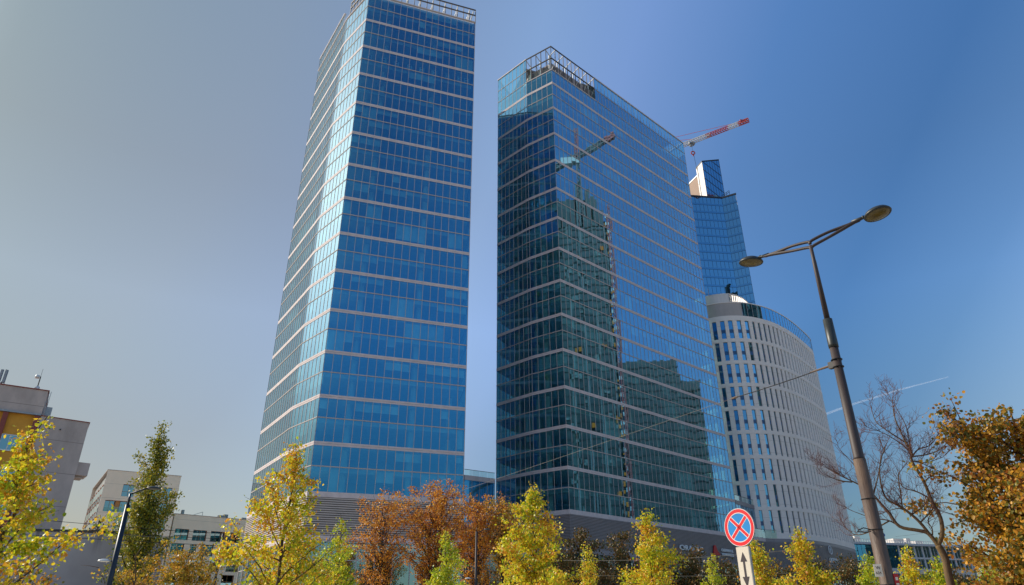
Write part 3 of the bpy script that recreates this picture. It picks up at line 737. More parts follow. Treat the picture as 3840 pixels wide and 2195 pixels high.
m = MB(); m.prism([tuple((bB+un2*.06).xy), tuple((bC+un2*.06+ux2*.06).xy), bk(bC, 13.1), bk(bB, 13.1)], 20.45, 20.53); m.build('coping', M['redframe'], b1)
m = MB(); m.beam(bA+V(0, 0, 20.5)+un*.1, bB+V(0, 0, 20.5)+un*.1, .3, .14); m.build('ledge', M['galv'], b1)
for i in range(4):
    x = LA-.25-i*2.55; p = bA+ux*x+un*(-.1); m = MB(); m.box((p.x, p.y, 10.2), .42, .5, 20.4, math.atan2(ux.y, ux.x)); m.build('post', M['redframe'], b1)
for fl in range(6):
    zt_ = 18.35-fl*3.05
    for i in range(3):
        x = LA-.25-(i+1)*2.55+.22
        g = MB(); P = lambda a, b, c: bA+ux*a+V(0, 0, b)+un*c
        for j in range(3): t = random.gauss(0, .006); g.quad(P(x+.7*j, zt_-1.45, -.16+t), P(x+.7*j+.7, zt_-1.45, -.16-t), P(x+.7*j+.7, zt_, -.16-t), P(x+.7*j, zt_, -.16+t))
        wn = g.build('window', M['glass_flat'], b1); f = MB()
        for j in (0, 1, 2, 3): f.beam(P(x+.7*j, zt_-1.45, -.13), P(x+.7*j, zt_, -.13), .07, .06)
        f.beam(P(x, zt_-1.45, -.13), P(x+2.1, zt_-1.45, -.13), .06, .1); f.beam(P(x, zt_, -.13), P(x+2.1, zt_, -.13), .06, .07); f.build('frame', M['whiteframe'], wn)
for zb in (16.0, 9.4):
    cb = bC-un2*1.6+ux2*.55; m = MB(); m.box((cb.x, cb.y, zb), 1.1, 2.2, 1.25, math.atan2(ux2.y, ux2.x)); cb2 = cb-ux2*.1; m.box((cb2.x, cb2.y, zb-.72), .7, 1.6, .22, math.atan2(ux2.y, ux2.x)); m.build('balcony', M['concrete'], b1)
p = bB+ux2*.55-un2*.8; m = MB(); m.box((p.x, p.y, 20.9), .55, .55, 1.3, .6); m.build('vent', M['galv'], b1)
m = MB(); p = bB+ux*.12+un*.05
for dx in (0, .18): m.beam((p.x+dx, p.y, 20.8), (p.x+dx, p.y, 22.9), .03, .03)
for i in range(7): m.beam((p.x, p.y, 20.9+i*.3), (p.x+.18, p.y, 20.9+i*.3), .02, .02)
m.build('ladder', M['galv'], b1)
for q_ in (1.0, 1.9):
    p = bB+ux2*q_+un2*.02; m = MB(); m.tube([(p.x, p.y, 19.4), (p.x+un2.x*.15, p.y+un2.y*.15, 19.38)], .07, 8); m.build('spout', M['coping'], b1)
an = thing('roof_antenna', 'thin antenna mast with two small dishes on the roof of the panel block', 'antenna', tuple(polar(-36.03, 80.5, 22.95)))
m = MB(); m.tube([(0, 0, 0), (0, 0, 1.55)], .05, 6); m.tube([(0, 0, 1.5), (0, 0, 2.35)], .014, 5); m.beam((0, 0, .6), (-.9, .3, 0), .04, .04); m.build('mast', M['steel'], an)
m = MB(); m.tube([(-.05, -.1, 1.45), (-.28, -.35, 1.45)], [.17, .2], 14); m.tube([(.1, -.1, .25), (.25, -.3, .25)], [.17, .2], 14); m.build('dish', M['palehead'], an, True)
an2 = thing('roof_antenna', 'tall grey panel antennas clipped by the left edge on the panel block roof', 'antenna', tuple(polar(-38.1, 80.6, 22.95)))
m = MB(); m.tube([(0, 0, 0), (0, 0, 1.7)], .05, 6); m.beam((0, 0, .5), (.5, 0, 0), .05, .05); m.beam((0, 0, .5), (-.5, 0, 0), .05, .05); m.build('mast', M['steel'], an2)
m = MB(); m.box((.12, 0, 1.0), .2, .16, 1.3); m.build('panel', M['galv'], an2)
m = MB(); m.box((-.35, 0, 1.1), .2, .16, 1.2); m.build('panel', M['galv'], an2)

# grey blank wall
gw = thing('shed_building', 'windowless grey rendered building with a dark coping behind the left lamp', 'building')
g0 = polar(-41, 62.5); g1 = polar(-27.35, 57.5); gu = (g1-g0).normalized(); gn = V(gu.y, -gu.x, 0)
stain = M['shed'] = None
def shedmat():
    m, nt, out = newmat('stained_grey_render'); L = nt.links.new
    p = N(nt, 'ShaderNodeBsdfPrincipled'); p.inputs['Roughness'].default_value = .9
    v = wpos(nt, (.8, .8, .09)); nz = N(nt, 'ShaderNodeTexNoise'); nz.inputs['Scale'].default_value = 2.2; nz.inputs['Detail'].default_value = 5; L(v, nz.inputs['Vector'])
    g = N(nt, 'ShaderNodeNewGeometry'); sx = N(nt, 'ShaderNodeSeparateXYZ'); L(g.outputs['Position'], sx.inputs[0])
    mr = N(nt, 'ShaderNodeMapRange'); mr.inputs[1].default_value = 6.2; mr.inputs[2].default_value = 7.6; L(sx.outputs['Z'], mr.inputs[0])
    r1 = ramp(nt, [(.56, (0, 0, 0)), (.70, (1, 1, 1))]); L(nz.outputs['Fac'], r1.inputs['Fac'])
    mu = N(nt, 'ShaderNodeMath', operation='MULTIPLY'); L(r1.outputs[0], mu.inputs[0]); L(mr.outputs[0], mu.inputs[1])
    n2 = N(nt, 'ShaderNodeTexNoise'); n2.inputs['Scale'].default_value = .35; n2.inputs['Detail'].default_value = 5; L(g.outputs['Position'], n2.inputs['Vector'])
    r2 = ramp(nt, [(.35, (.31, .295, .30)), (.65, (.38, .365, .37))]); L(n2.outputs['Fac'], r2.inputs['Fac'])
    mx = N(nt, 'ShaderNodeMix', data_type='RGBA'); mx.inputs['B'].default_value = (.17, .16, .165, 1); L(mu.outputs[0], mx.inputs['Factor']); L(r2.outputs[0], mx.inputs['A']); L(mx.outputs['Result'], p.inputs['Base Color'])
    n3 = N(nt, 'ShaderNodeTexNoise'); n3.inputs['Scale'].default_value = 8; n3.inputs['Detail'].default_value = 8; L(g.outputs['Position'], n3.inputs['Vector']); b = N(nt, 'ShaderNodeBump'); b.inputs['Strength'].default_value = .3; b.inputs['Distance'].default_value = .02; L(n3.outputs['Fac'], b.inputs['Height']); L(b.outputs[0], p.inputs['Normal'])
    L(p.outputs[0], out.inputs[0]); return m
M['shed'] = shedmat()
m = MB(); m.prism([tuple(g0.xy), tuple(g1.xy), tuple((g1-gn*9).xy), tuple((g0-gn*9).xy)], 0, 7.75); m.build('wall', M['shed'], gw)
m = MB(); m.prism([tuple((g0+gn*.1).xy), tuple((g1+gn*.1+gu*.1).xy), tuple((g1-gn*9.1+gu*.1).xy), tuple((g0-gn*9.1).xy)], 7.75, 7.9); m.build('coping', M['coping'], gw)

# B2: cream apartment block, and its lower wing
def apartment(name, label, p0, p1, H, spec, depth=30, side=None):
    t = thing(name, label, 'building'); ux = (p1-p0).normalized(); un = V(ux.y, -ux.x, 0); L_ = (p1-p0).length
    holes = [(a, z, w, h) for a, z, w, h, *_ in spec]
    m = MB(); wall_with_holes(m, p0, ux, un, L_, H, holes, 1.0)
    if side is None:
        b0, b1_ = p0-un*depth, p1-un*depth; m.quad(b0, p0, p0+V(0, 0, H), b0+V(0, 0, H))
    else: b0 = side; b1_ = p1-un*depth
    m.quad(p1, b1_, b1_+V(0, 0, H), p1+V(0, 0, H)); m.quad(b1_, b0, b0+V(0, 0, H), b1_+V(0, 0, H))
    m.build('wall', [M['beige'], M['reveal']], t)
    m = MB(); pp = [tuple((p0+un*.08-ux*.05).xy), tuple((p1+un*.08+ux*.08).xy), tuple(b1_.xy), tuple(b0.xy)]; m.prism(pp, H, H+.12); m.build('coping', M['plant'], t)
    m = MB(); m.prism([tuple((p0-un*1.0+ux*.4).xy), tuple((p1-un*1.0-ux*.4).xy), tuple((b1_+un-ux*.4).xy), tuple((b0+ux*.8+un).xy)], 0, H-.3); m.build('interior_core', M['interior'], t)
    for a, z, w, h, kind in spec:
        if kind == 'loggia':
            wn = window(t, p0, ux, un, a, z, w*.34, h, cols=2, dep=.7, fm=M['woodframe'])
            window(t, p0, ux, un, a+w*.55, z, w*.45, h, cols=2, dep=.7, fm=M['woodframe'])
            m = MB(); q_ = p0+ux*(a+w*.46)-un*.6; m.box((q_.x, q_.y, z+h/2), w*.15, .1, h, math.atan2(ux.y, ux.x)); m.build('door_panel', M['orange'], t)
            m = MB(); q0_ = p0+ux*(a+.1)-un*.06; q1_ = p0+ux*(a+w-.1)-un*.06; m.quad(q0_+V(0, 0, z), q1_+V(0, 0, z), q1_+V(0, 0, z+1.1), q0_+V(0, 0, z+1.1)); m.build('balustrade', M['glass_clear'], t)
        else:
            window(t, p0, ux, un, a, z, w, h, cols=kind, dep=.55 if kind > 1 else .35, fm=M['woodframe'], transom=.42 if kind > 1 else None)
    return t, ux, un
e0 = polar(-30.42, 185.5); e1 = polar(-25.58, 186.2); eS = polar(-31.05, 214)
LW = (e1-e0).length; zz = [29.4-i*3.55 for i in range(9)]
sp = []
for i, z in enumerate(zz):
    if z < 4: break
    if i % 2 == 0: sp += [(3.9, z, 2.5, 2.7, 2), (9.6, z, 2.4, 2.7, 2), (12.3, z, 2.0, 2.7, 2)]
    else: sp += [(1.0, z, 5.6, 2.5, 'loggia'), (8.6, z, 2.4, 2.7, 2), (12.3, z, 2.0, 2.7, 2)]
b2, ux, un = apartment('apartment_block', 'cream apartment block with loggias and wood framed windows, tall end behind the poplar', e0, e1, 35.0, sp, side=eS)
# side wall windows (sunlit return)
us = (e0-eS).normalized(); ns = V(us.y, -us.x, 0); Ls = (e0-eS).length
for i, z in enumerate(zz):
    for a in np.arange(2+(i % 2)*1.3, Ls-2, 4.0):
        if z < 5: continue
        m = MB(); q_ = eS+us*a+ns*.03; m.quad(q_+V(0, 0, z), q_+us*2.3+V(0, 0, z), q_+us*2.3+V(0, 0, z+2.2), q_+V(0, 0, z+2.2)); wn = m.build('window', M['glass_flat'], b2)
        f = MB(); f.beam(q_+ns*.04+V(0, 0, z+2.2), q_+us*2.3+ns*.04+V(0, 0, z+2.2), .2, .12); f.beam(q_+ns*.04+V(0, 0, z), q_+us*2.3+ns*.04+V(0, 0, z), .2, .12); f.build('frame', M['reveal'], wn)
w0 = polar(-25.5, 190); w1 = polar(-19.6, 196); LW = (w1-w0).length
sp = []
zz3 = [21.0-i*3.3 for i in range(6)]; pats = [[(.8, 3.2, 2), (5.0, 3.2, 2), (9.2, 7.2, 'loggia'), (18.3, 1.6, 1)], [(0.6, 2.9, 2), (4.9, 1.5, 1), (7.4, 3.0, 2), (12.5, 1.6, 1), (15.2, 2.9, 2)], [(1.2, 2.0, 1), (5.6, 2.8, 2), (10.2, 2.4, 2), (14.2, 6.0, 'loggia')], [(.8, 2.4, 2), (4.4, 1.6, 1), (8.2, 2.8, 2), (13.6, 2.9, 2), (18.0, 1.6, 1)]]
for i, z in enumerate(zz3):
    for a, w, k in pats[i % 4]:
        if a+w < LW-.3: sp.append((a, z, w, 2.5, k))
b3, ux, un = apartment('apartment_block', 'lower cream apartment wing with rust red reveals, between poplar and tall glass tower', w0, w1, 26.8, sp, depth=14)
for a, w, h in ((2.2, .5, 1.2), (11.8, 2.2, .7), (12.6, 1.0, 1.0), (17.3, 1.2, .6)):
    q_ = w0+ux*a-un*2; m = MB(); m.box((q_.x, q_.y, 26.9+h/2), w, 1, h, math.atan2(ux.y, ux.x)); m.build('roof_vent', M['galv'], b3)
m = MB(); q_ = w0+ux*4.2-un*1.5; m.beam(q_+V(0, 0, 26.9), q_+ux*2.6+V(0, 0, 28.0), .1, .1); m.beam(q_+ux*2.6+V(0, 0, 26.9), q_+ux*2.6+V(0, 0, 28.0), .08, .08); m.beam(q_+V(0, 0, 27.0), q_+ux*2.6+V(0, 0, 27.0), .3, .2); m.build('roof_hatch', M['galv'], b3)

# right hand office with the roof logo
o0 = polar(24.0, 232); o1 = polar(32.05, 268)
of = thing('office_building', 'long white gridded office with glazed top floors and overhanging roof at lower right', 'building')
ux = (o1-o0).normalized(); un = V(ux.y, -ux.x, 0); LO = (o1-o0).length; ang = math.atan2(ux.y, ux.x)
mid = o0.lerp(o1, .5)
def obox(parent, name, a0, a1, n0, n1, z0, z1, mat):
    m = MB(); P = lambda a, c: tuple((o0+ux*a+un*c).xy); m.prism([P(a0, n1), P(a1, n1), P(a1, n0), P(a0, n0)], z0, z1); return m.build(name, mat, parent)
obox(of, 'roof', -1, LO+1.2, -22, 1.3, 23.3, 23.9, M['office_white'])
obox(of, 'interior_core', 1, LO-1, -20, -3, 0, 23.0, M['interior'])
pths = [tuple((o0+ux*a).xy) for a in np.arange(0, LO+.1, 1.5)]
GX = 22.0
for z0, z1 in ((19.6, 23.3),):
    g = MB(); glazing(g, [p for i, p in enumerate(pths) if i*1.5 <= GX+1.5], 16.4, 23.3, .01); wb = g.build('window_band', M['glass'], of)
    f = MB(); frames(f, [p for i, p in enumerate(pths) if i*1.5 <= GX+1.5], 16.4, 23.3, .12, .15); f.build('frame', M['spire_fin'], wb)
ps = [p for i, p in enumerate(pths) if i*1.5 >= GX+.5]
for z0, z1 in ((20.1, 23.3), (16.9, 19.6), (12.2, 15.4), (8.6, 11.4), (4.8, 7.8)):
    pq = ps if z0 > 16 else pths
    g = MB(); glazing(g, pq, z0, z1, .01); wb = g.build('window_band', M['glass_flat'], of)
    f = MB(); frames(f, pq[::2], z0, z1, .55, .5); frames(f, pq[1::2], z0, z1, .1, .15); f.build('frame', M['office_white'], wb)
for z0, z1 in ((19.6, 20.1), (15.4, 16.9), (11.4, 12.2), (7.8, 8.6), (0, 4.8)):
    m = MB(); m.strip(ps if z0 > 19 else pths, z0, z1, -.5, .28); m.build('floor_band', M['office_white'], of)
for i, z in enumerate((23.2, 19.8, 16, 12, 8)): obox(of, 'floor_slab', .5, LO-.5, -20, -.6, z-.5, z-.02, M['slab'])
obox(of, 'end_wall', LO, LO+.4, -20, .2, 0, 23.3, M['office_white'])
obox(of, 'white_annex', 4.5, 10.0, .3, 3.0, 0, 18.6, M['office_white'])
P = lambda a, b, c: o0+ux*a+V(0, 0, b)+un*c
for z in (13.8, 9.6):
    m = MB(); m.quad(P(5.4, z, 3.03), P(9.0, z, 3.03), P(9.0, z+3.4, 3.03), P(5.4, z+3.4, 3.03)); wn = m.build('window', M['glass_flat'], of)
    f = MB()
    for a in (5.4, 6.6, 7.8, 9.0): f.beam(P(a, z, 3.06), P(a, z+3.4, 3.06), .12, .1)
    f.beam(P(5.4, z, 3.06), P(9, z, 3.06), .1, .12); f.beam(P(5.4, z+3.4, 3.06), P(9, z+3.4, 3.06), .1, .12); f.build('frame', M['office_white'], wn)
m = MB()
for i in range(int(LO/.9)): q_ = P(3+i*.9, 0, .7); m.beam((q_.x, q_.y, 23.9), (q_.x, q_.y, 24.75), .1, .1)
m.beam(P(3, 24.75, .7), P(LO, 24.6, .7), .12, .12); m.beam(P(3, 24.35, .7), P(LO, 24.3, .7), .07, .07); m.build('roof_railing', M['whiteframe'], of)
for a0, a1, h in ((5.5, 9.5, 1.7), (10, 12, 1.9), (24.5, 28.5, 1.6), (29.5, 31, 1.8), (33, 36, 1.2)): obox(of, 'plant_unit', a0, a1, -6, -3, 23.95, 24.1+h, M['hotel_screen'] if a0 != 5.5 else M['glass_flat'])
ql = P(17.0, 24.9, .2)
lg = thing('roof_sign', 'blue and green interlaced ribbon logo standing on the office roof', 'sign', tuple(ql), ang)
def ribbon(pts, mat, y):
    m = MB(); n = len(pts); w = .38
    vs = [(x-w, y-.12, z) for x, z in pts]+[(x+w, y-.12, z) for x, z in pts]+[(x-w, y+.12, z) for x, z in pts]+[(x+w, y+.12, z) for x, z in pts]; fs = []
    for i in range(n-1): fs += [(i, n+i, n+i+1, i+1), (2*n+i+1, 3*n+i+1, 3*n+i, 2*n+i), (i, i+1, 2*n+i+1, 2*n+i), (n+i+1, n+i, 3*n+i, 3*n+i+1)]
    m.add(vs, fs); m.build('ribbon', mat, lg)
ribbon([(-.2, 3.6), (-.55, 3.1), (-.6, 2.7), (-.2, 2.3), (.5, 1.9), (.9, 1.5), (.95, 1.2), (.75, .85)], M['logoblue'], -.15)
ribbon([(.55, 3.0), (.75, 2.7), (.3, 2.2), (-.2, 1.6), (-.35, 1.2), (.1, .75), (.7, .35), (1.0, .0)], M['logogreen'], .12)
m = MB(); m.tube([(0, .4, -.9), (0, .4, 3.0)], .09, 6); m.build('bracket', M['galv'], lg)
gl_ = thing('roof_mast', 'thin white mast with a ball tip on the office roof behind the main lamp', 'mast', tuple(P(15.3, 23.9, -1)))
m = MB(); m.tube([(0, 0, 0), (0, 0, 5.6)], [.09, .05], 6); m.build('pole', M['white_steel'], gl_)
m = MB(); m.tube([(0, 0, 5.5), (0, 0, 5.65), (0, 0, 5.9), (0, 0, 6.05)], [.1, .27, .27, .1], 10); m.build('ball', M['white_steel'], gl_, True)

# ------------------------------------------------------------------ street lamps
def sweep(mb, pts, rad, n=10, mi=0):
    P_ = catmull3(pts); R_ = np.interp(np.linspace(0, 1, len(P_)), np.linspace(0, 1, len(rad)), rad); mb.tube(P_, list(R_), n, mi=mi)
def catmull3(P, n=6):
    out = []; P = [Vector(p) for p in P]
    for i in range(len(P)-1):
        a = P[max(0, i-1)]; b = P[i]; c = P[i+1]; d = P[min(len(P)-1, i+2)]
        for j in range(n):
            t = j/n; out.append(.5*((2*b)+(-a+c)*t+(2*a-5*b+4*c-d)*t*t+(-a+3*b-3*c+d)*t**3))
    return out+[P[-1]]
def lathe(mb, prof, M4, n=24, mi=0, sy=1.0):
    vs = []; k = len(prof)
    for r_, z in prof:
        for j in range(n): t = 2*math.pi*j/n; vs.append(M4 @ Vector((r_*math.cos(t), r_*sy*math.sin(t), z)))
    fs = [(i*n+j, i*n+(j+1) % n, (i+1)*n+(j+1) % n, (i+1)*n+j) for i in range(k-1) for j in range(n)]
    mb.add(vs, fs, mi)
ml = thing('street_lamp', 'tall brown double headed street lamp in the right foreground', 'street lamp', tuple(polar(26.75, 17, 0)))
m = MB(); m.tube([(0, 0, 0), (0, 0, 1.0), (0, 0, 4.9)], [.165, .155, .130], 24); m.build('lower_pole', M['lampbase'], ml, True)
m = MB(); m.tube([(0, 0, 4.9), (0, 0, 4.95), (0, 0, 7.55)], [.128, .112, .098], 20); m.build('middle_pole', M['lamp'], ml, True)
m = MB(); m.tube([(0, 0, 7.55), (0, 0, 7.62), (0, 0, 8.28)], [.112, .115, .108], 20); m.build('collar', M['lamphead'], ml, True)
m = MB(); m.tube([(0, 0, 8.28), (0, 0, 9.9), (0, 0, 9.93), (0, 0, 10.35)], [.066, .050, .045, .042], 16); m.build('upper_pole', M['lamp'], ml, True)
# arms: right head towards az 32.3 tan .541, left head az 21.65 tan .508
pol = polar(26.75, 17)
zA_ = 10.42
def headpos(az, tn, z):
    d = (z-EYE)/tn; return polar(az, d, z)-V(pol.x, pol.y, 0)
hr = headpos(32.3, .541, 10.75); hl = headpos(21.75, .5075, 10.75)
def arm(h, name='arm'):
    d = Vector((h.x, h.y, 0)); Lh = d.length; d.normalize(); e = h-V(0, 0, 0); m = MB()
    end = d*(Lh-.30)+V(0, 0, h.z-.01)
    top = [V(0, 0, zA_-.02), V(0, 0, zA_+.06)+d*.05, d*(Lh*.28)+V(0, 0, zA_+.17), d*(Lh*.50)+V(0, 0, zA_+.21), d*(Lh*.62)+V(0, 0, zA_+.235), end]
    bot = [V(0, 0, zA_-.16), V(0, 0, zA_-.09)+d*.08, d*(Lh*.28)+V(0, 0, zA_+.03), d*(Lh*.50)+V(0, 0, zA_+.155), d*(Lh*.62)+V(0, 0, zA_+.225), end]
    sweep(m, top, [.04, .04, .038, .044, .046, .034], 14); sweep(m, bot, [.042, .04, .038, .044, .046, .034], 14)
    for s in (-.001, .001): m.add([d*(Lh*.46)+V(s*8, s*8, zA_+.14), d*(Lh*.46)+V(s*8, s*8, zA_+.21), d*(Lh*.75)+V(s*8, s*8, zA_+.28), d*(Lh*.75)+V(s*8, s*8, zA_+.235)], [(0, 1, 2, 3)])
    a = m.build(name, M['lamp'], ml, True)
    m = MB(); m.tube([end-d*.30-V(0, 0, .045), end+d*.14+V(0, 0, .02)], .042, 12); m.tube([end-d*.05, end+d*.0], .05, 12); m.build('clamp', M['lamphead'], ml, True)
    # head: flattened disc tilted up along arm
    X = d; Zv = (V(0, 0, 1)-d*.14).normalized(); X = (d-Zv*d.dot(Zv)).normalized(); Yv = Zv.cross(X)
    M4 = Matrix((( X.x, Yv.x, Zv.x, h.x), (X.y, Yv.y, Zv.y, h.y), (X.z, Yv.z, Zv.z, h.z), (0, 0, 0, 1)))
    m = MB(); lathe(m, [(.0, .125), (.10, .12), (.20, .095), (.27, .055), (.315, .0), (.325, -.025), (.315, -.045), (.275, -.045)], M4, 28); hd = m.build('lamp_head', M['lamphead'], ml, True)
    m = MB(); lathe(m, [(.277, -.043), (.24, -.062), (.16, -.085), (0, -.098)], M4, 28); m.build('lens', M['lampglass'], hd, True)
arm(hr); arm(hl)
m = MB()
for z in (7.06, 7.24): m.tube([(.118*math.cos(t), .118*math.sin(t), z) for t in np.linspace(0, 2*math.pi, 17)], .014, 6, cap=False)
dW = V(-17.95, 28.6, 0).normalized(); m.box((dW.x*.15, dW.y*.15, 7.15), .13, .10, .16, math.atan2(dW.y, dW.x)); m.build('wire_clamp', M['steel'], ml)
m = MB()
for z in (4.05, 2.35, 3.15):
    rr = .150 if z < 3 else .145
    if z != 3.15: m.tube([(rr*math.cos(t), rr*math.sin(t), z) for t in np.linspace(0, 2*math.pi, 17)], .009, 5, cap=False)
m.tube([(-.14, -.08, 3.42), (-.3, -.12, 3.45), (-.42, -.1, 3.40)], .012, 5); m.tube([(-.14, -.08, 3.38), (-.3, -.12, 3.36), (-.44, -.1, 3.38)], .012, 5)
m.tube([(rr*1.0*math.cos(t), rr*1.0*math.sin(t), 3.42) for t in np.linspace(0, 2*math.pi, 17)], .010, 5, cap=False); m.build('pole_strap', M['steel'], ml)
fa = math.atan2(-pol.x, pol.y)   # facing the camera
pp = thing('number_plate', 'small cream number plate strapped to the foot of the brown lamp pole', 'sign', tuple(polar(26.35, 16.82, 2.62)), fa+.12)
m = MB(); m.box((0, 0, 0), .15, .02, .24); m.build('plate', M['plate'], pp)
text('W', .09, pp, M['arrow'], (-.04, -.014, .02), (math.pi/2, 0, 0), .002); text('634', .07, pp, M['arrow'], (-.055, -.014, -.07), (math.pi/2, 0, 0), .002)
rp_ = thing('notice_plate', 'narrow red plate on the right side of the brown lamp pole', 'sign', tuple(polar(27.35, 16.95, 2.42)), fa+.5)
m = MB(); m.box((0, 0, 0), .10, .02, .26); m.build('plate', M['logored'], rp_)
m = MB(); m.box((0, -.013, .04), .05, .006, .06); m.box((0, -.013, -.06), .06, .006, .03); m.build('marking', M['plate'], rp_)

# no stopping sign
sd = thing('no_stopping_sign', 'round red and blue no stopping sign with a red cross, above an arrow plate', 'traffic sign', tuple(polar(17.5, 13.2, 0)), fa)
sd.rotation_euler = (0, 0, -R(17.5)-R(37))
m = MB(); m.tube([(.02, .05, 0), (.02, .05, 3.15)], .03, 12); m.build('post', M['galv'], sd, True)
zc = 3.165; rs = .315
def disc(mb, r0, r1, y, n=48, z=zc, a0=0, a1=2*math.pi, mi=0):
    vs = []; k = n+1
    for i in range(k): t = a0+(a1-a0)*i/n; vs += [(r0*math.cos(t), y, z+r0*math.sin(t)), (r1*math.cos(t), y, z+r1*math.sin(t))]
    mb.add(vs, [(2*i, 2*i+1, 2*i+3, 2*i+2) for i in range(n)], mi)
m = MB(); m.tube([(0, .012, zc), (0, -.004, zc)], rs+.006, 48); m.build('sign_back', M['galv'], sd)
m = MB(); disc(m, rs*.765, rs, -.008); disc(m, 0, rs*.765, -.006, mi=1); disc(m, rs*.745, rs*.785, -.0095, mi=2); disc(m, rs*.975, rs*1.0, -.0097, mi=2)
# white outlined quadrants + cross
for a in (math.pi/4, 3*math.pi/4):
    c_, s_ = math.cos(a), math.sin(a); ww = .043; L_ = rs*.775
    for w_, y_, mi in ((ww+.018, -.0072, 2), (ww-.001, -.0092, 0)):
        m.add([(c_*L_+s_*w_*.5*1.2, y_, zc+s_*L_-c_*w_*.5*1.2), (c_*L_-s_*w_*.5*1.2, y_, zc+s_*L_+c_*w_*.5*1.2), (-c_*L_-s_*w_*.5*1.2, y_, zc-s_*L_+c_*w_*.5*1.2), (-c_*L_+s_*w_*.5*1.2, y_, zc-s_*L_-c_*w_*.5*1.2)], [(0, 3, 2, 1)], mi)
m.build('sign_face', [M['signred'], M['signblue'], M['signwhite']], sd)
for zz_ in (zc-.13, zc+.13):
    m = MB(); m.box((.02, .05, zz_), .1, .075, .035); m.build('bracket', M['galv'], sd)
ap = thing('arrow_plate', 'cream plate with a grey double arrow under the round no stopping sign', 'traffic sign', tuple(polar(17.48, 13.16, 0)), -R(17.5)-R(32))
m = MB(); m.box((.0, 0, 2.48), .235, .012, .72); m.build('plate', M['plate'], ap)
m = MB(); m.box((.126, .02, 2.48), .012, .05, .72); m.build('rim', M['galv'], ap)
m = MB(); y_ = -.009
m.quad((-.019, y_, 2.36), (.019, y_, 2.36), (.019, y_, 2.60), (-.019, y_, 2.60)); m.add([(-.065, y_, 2.60), (.065, y_, 2.60), (0, y_, 2.755)], [(0, 1, 2)]); m.add([(-.065, y_, 2.36), (.065, y_, 2.36), (0, y_, 2.19)], [(0, 2, 1)])
m.build('double_arrow', M['arrow'], ap)

# left lamp
def simple_lamp(label, base, H, armv, headmat, poleh, r, arms, polemat, group=None):
    t = thing('street_lamp', label, 'street lamp', tuple(base), group=group)
    m = MB(); m.tube([(0, 0, 0), (0, 0, poleh)], [r, r*.72], 14); m.build('pole', polemat, t, True)
    if H > poleh: m = MB(); m.tube([(0, 0, poleh), (0, 0, H)], r*.35, 10); m.build('pole_top', polemat, t, True)
    for (z0, v, hs, hm) in arms:
        v = Vector(v); d = Vector((v.x, v.y, 0)).normalized(); m = MB(); m.tube([V(0, 0, z0), V(0, 0, z0)+v], [r*.3, r*.22], 8); m.build('arm', polemat, t, True)
        c_ = V(0, 0, z0)+v+d*hs*.7
        X = d; Zv = V(0, 0, 1); Yv = Zv.cross(X); M4 = Matrix(((X.x, Yv.x, 0, c_.x), (X.y, Yv.y, 0, c_.y), (0, 0, 1, c_.z), (0, 0, 0, 1)))
        m = MB(); lathe(m, [(0, .34*hs), (.45*hs, .30*hs), (.8*hs, .17*hs), (hs, 0), (.93*hs, -.06*hs), (.5*hs, -.12*hs), (0, -.15*hs)], M4, 18, sy=.75); m.build('lamp_head', hm, t, True)
    return t
lb = polar(-28.65, 30)
hd1 = polar(-28.15, 30.0, 0)-V(lb.x, lb.y, 0); e_ = V(lb.y, -lb.x, 0).normalized()
simple_lamp('navy street lamp with one domed head before the grey shed', lb, 6.2, None, None, 5.8, .115, [(6.2, e_*-(-.55)+V(0, 0, .25), .27, M['lamphead']), (3.85, e_*-.18+V(0, 0, -.02), .22, M['palehead'])], M['navy'])
l2b = polar(-22.0, 60)
e2_ = V(l2b.y, -l2b.x, 0).normalized()
simple_lamp('slim dark lamp with a small pale head in front of the lower apartment wing', l2b, 8.3, None, None, 8.3, .11, [(7.55, e2_*1.0+V(0, 0, -.02), .32, M['palehead'])], M['navy'])
l3b = polar(-2.93, 58); e3_ = V(l3b.y, -l3b.x, 0).normalized()
simple_lamp('grey lamp post with two arms among the orange trees', l3b, 8.9, None, None, 8.6, .12, [(8.5, e3_*.65+V(0, 0, .25), .28, M['lamphead']), (5.1, e3_*-.45+V(0, 0, 0), .24, M['palehead'])], M['lamp'])

# ------------------------------------------------------------------ wires
def wire(label, p, q, sag, r=.012, mat=None, name='overhead_wire', group='overhead tram wires'):
    p = Vector(p); q = Vector(q); pts = [p.lerp(q, t)-V(0, 0, 4*sag*t*(1-t)) for t in np.linspace(0, 1, 25)]
    m = MB(); m.tube(pts, r, 6); return tag(m.build(name, mat or M['steel']), label, 'wire', group)
wp = V(pol.x, pol.y, 7.15)
wq = V(pol.x, pol.y, 0)+dW*(33.5); wq.z = 7.25
ins = wp+dW*3.1
tag(wire('thick black span wire from the brown lamp pole to its insulator', wp+dW*.2, ins, .02, .012), group='span wires')
tag(wire('pale thin span wire crossing in front of both glass towers', ins, wq+dW*14, .12, .0055, M['cable']), group='span wires')
m = MB(); m.tube([wp+dW*.2, wp+dW*.35, wp+dW*.75], [.03, .03, .018], 8); m.tube([ins-dW*.1, ins, ins+dW*.12], [.02, .034, .02], 8); tag(m.build('insulator', M['lampbase']), 'brown insulators strung along the span wire near the lamp clamp', 'insulator')
def pw(az, tn, d): return polar(az, d, EYE+tn*d)
wire('highest of the dark wires before the grey shed and cream flats', pw(-42, .1195, 46), pw(-12, .106, 48), .15, .014)
wire('second dark wire from the top, just above the shed coping', pw(-42, .105, 46), pw(-8, .1025, 48), .15, .014)
wire('third dark wire, crossing the grey shed wall below its coping', pw(-42, .100, 44), pw(-10, .092, 46), .1, .014)
wire('lowest wire on the left, pale, running right past the lime trees', pw(-28.7, .105, 40), pw(-8, .095, 44), .1, .009, M['cable'])
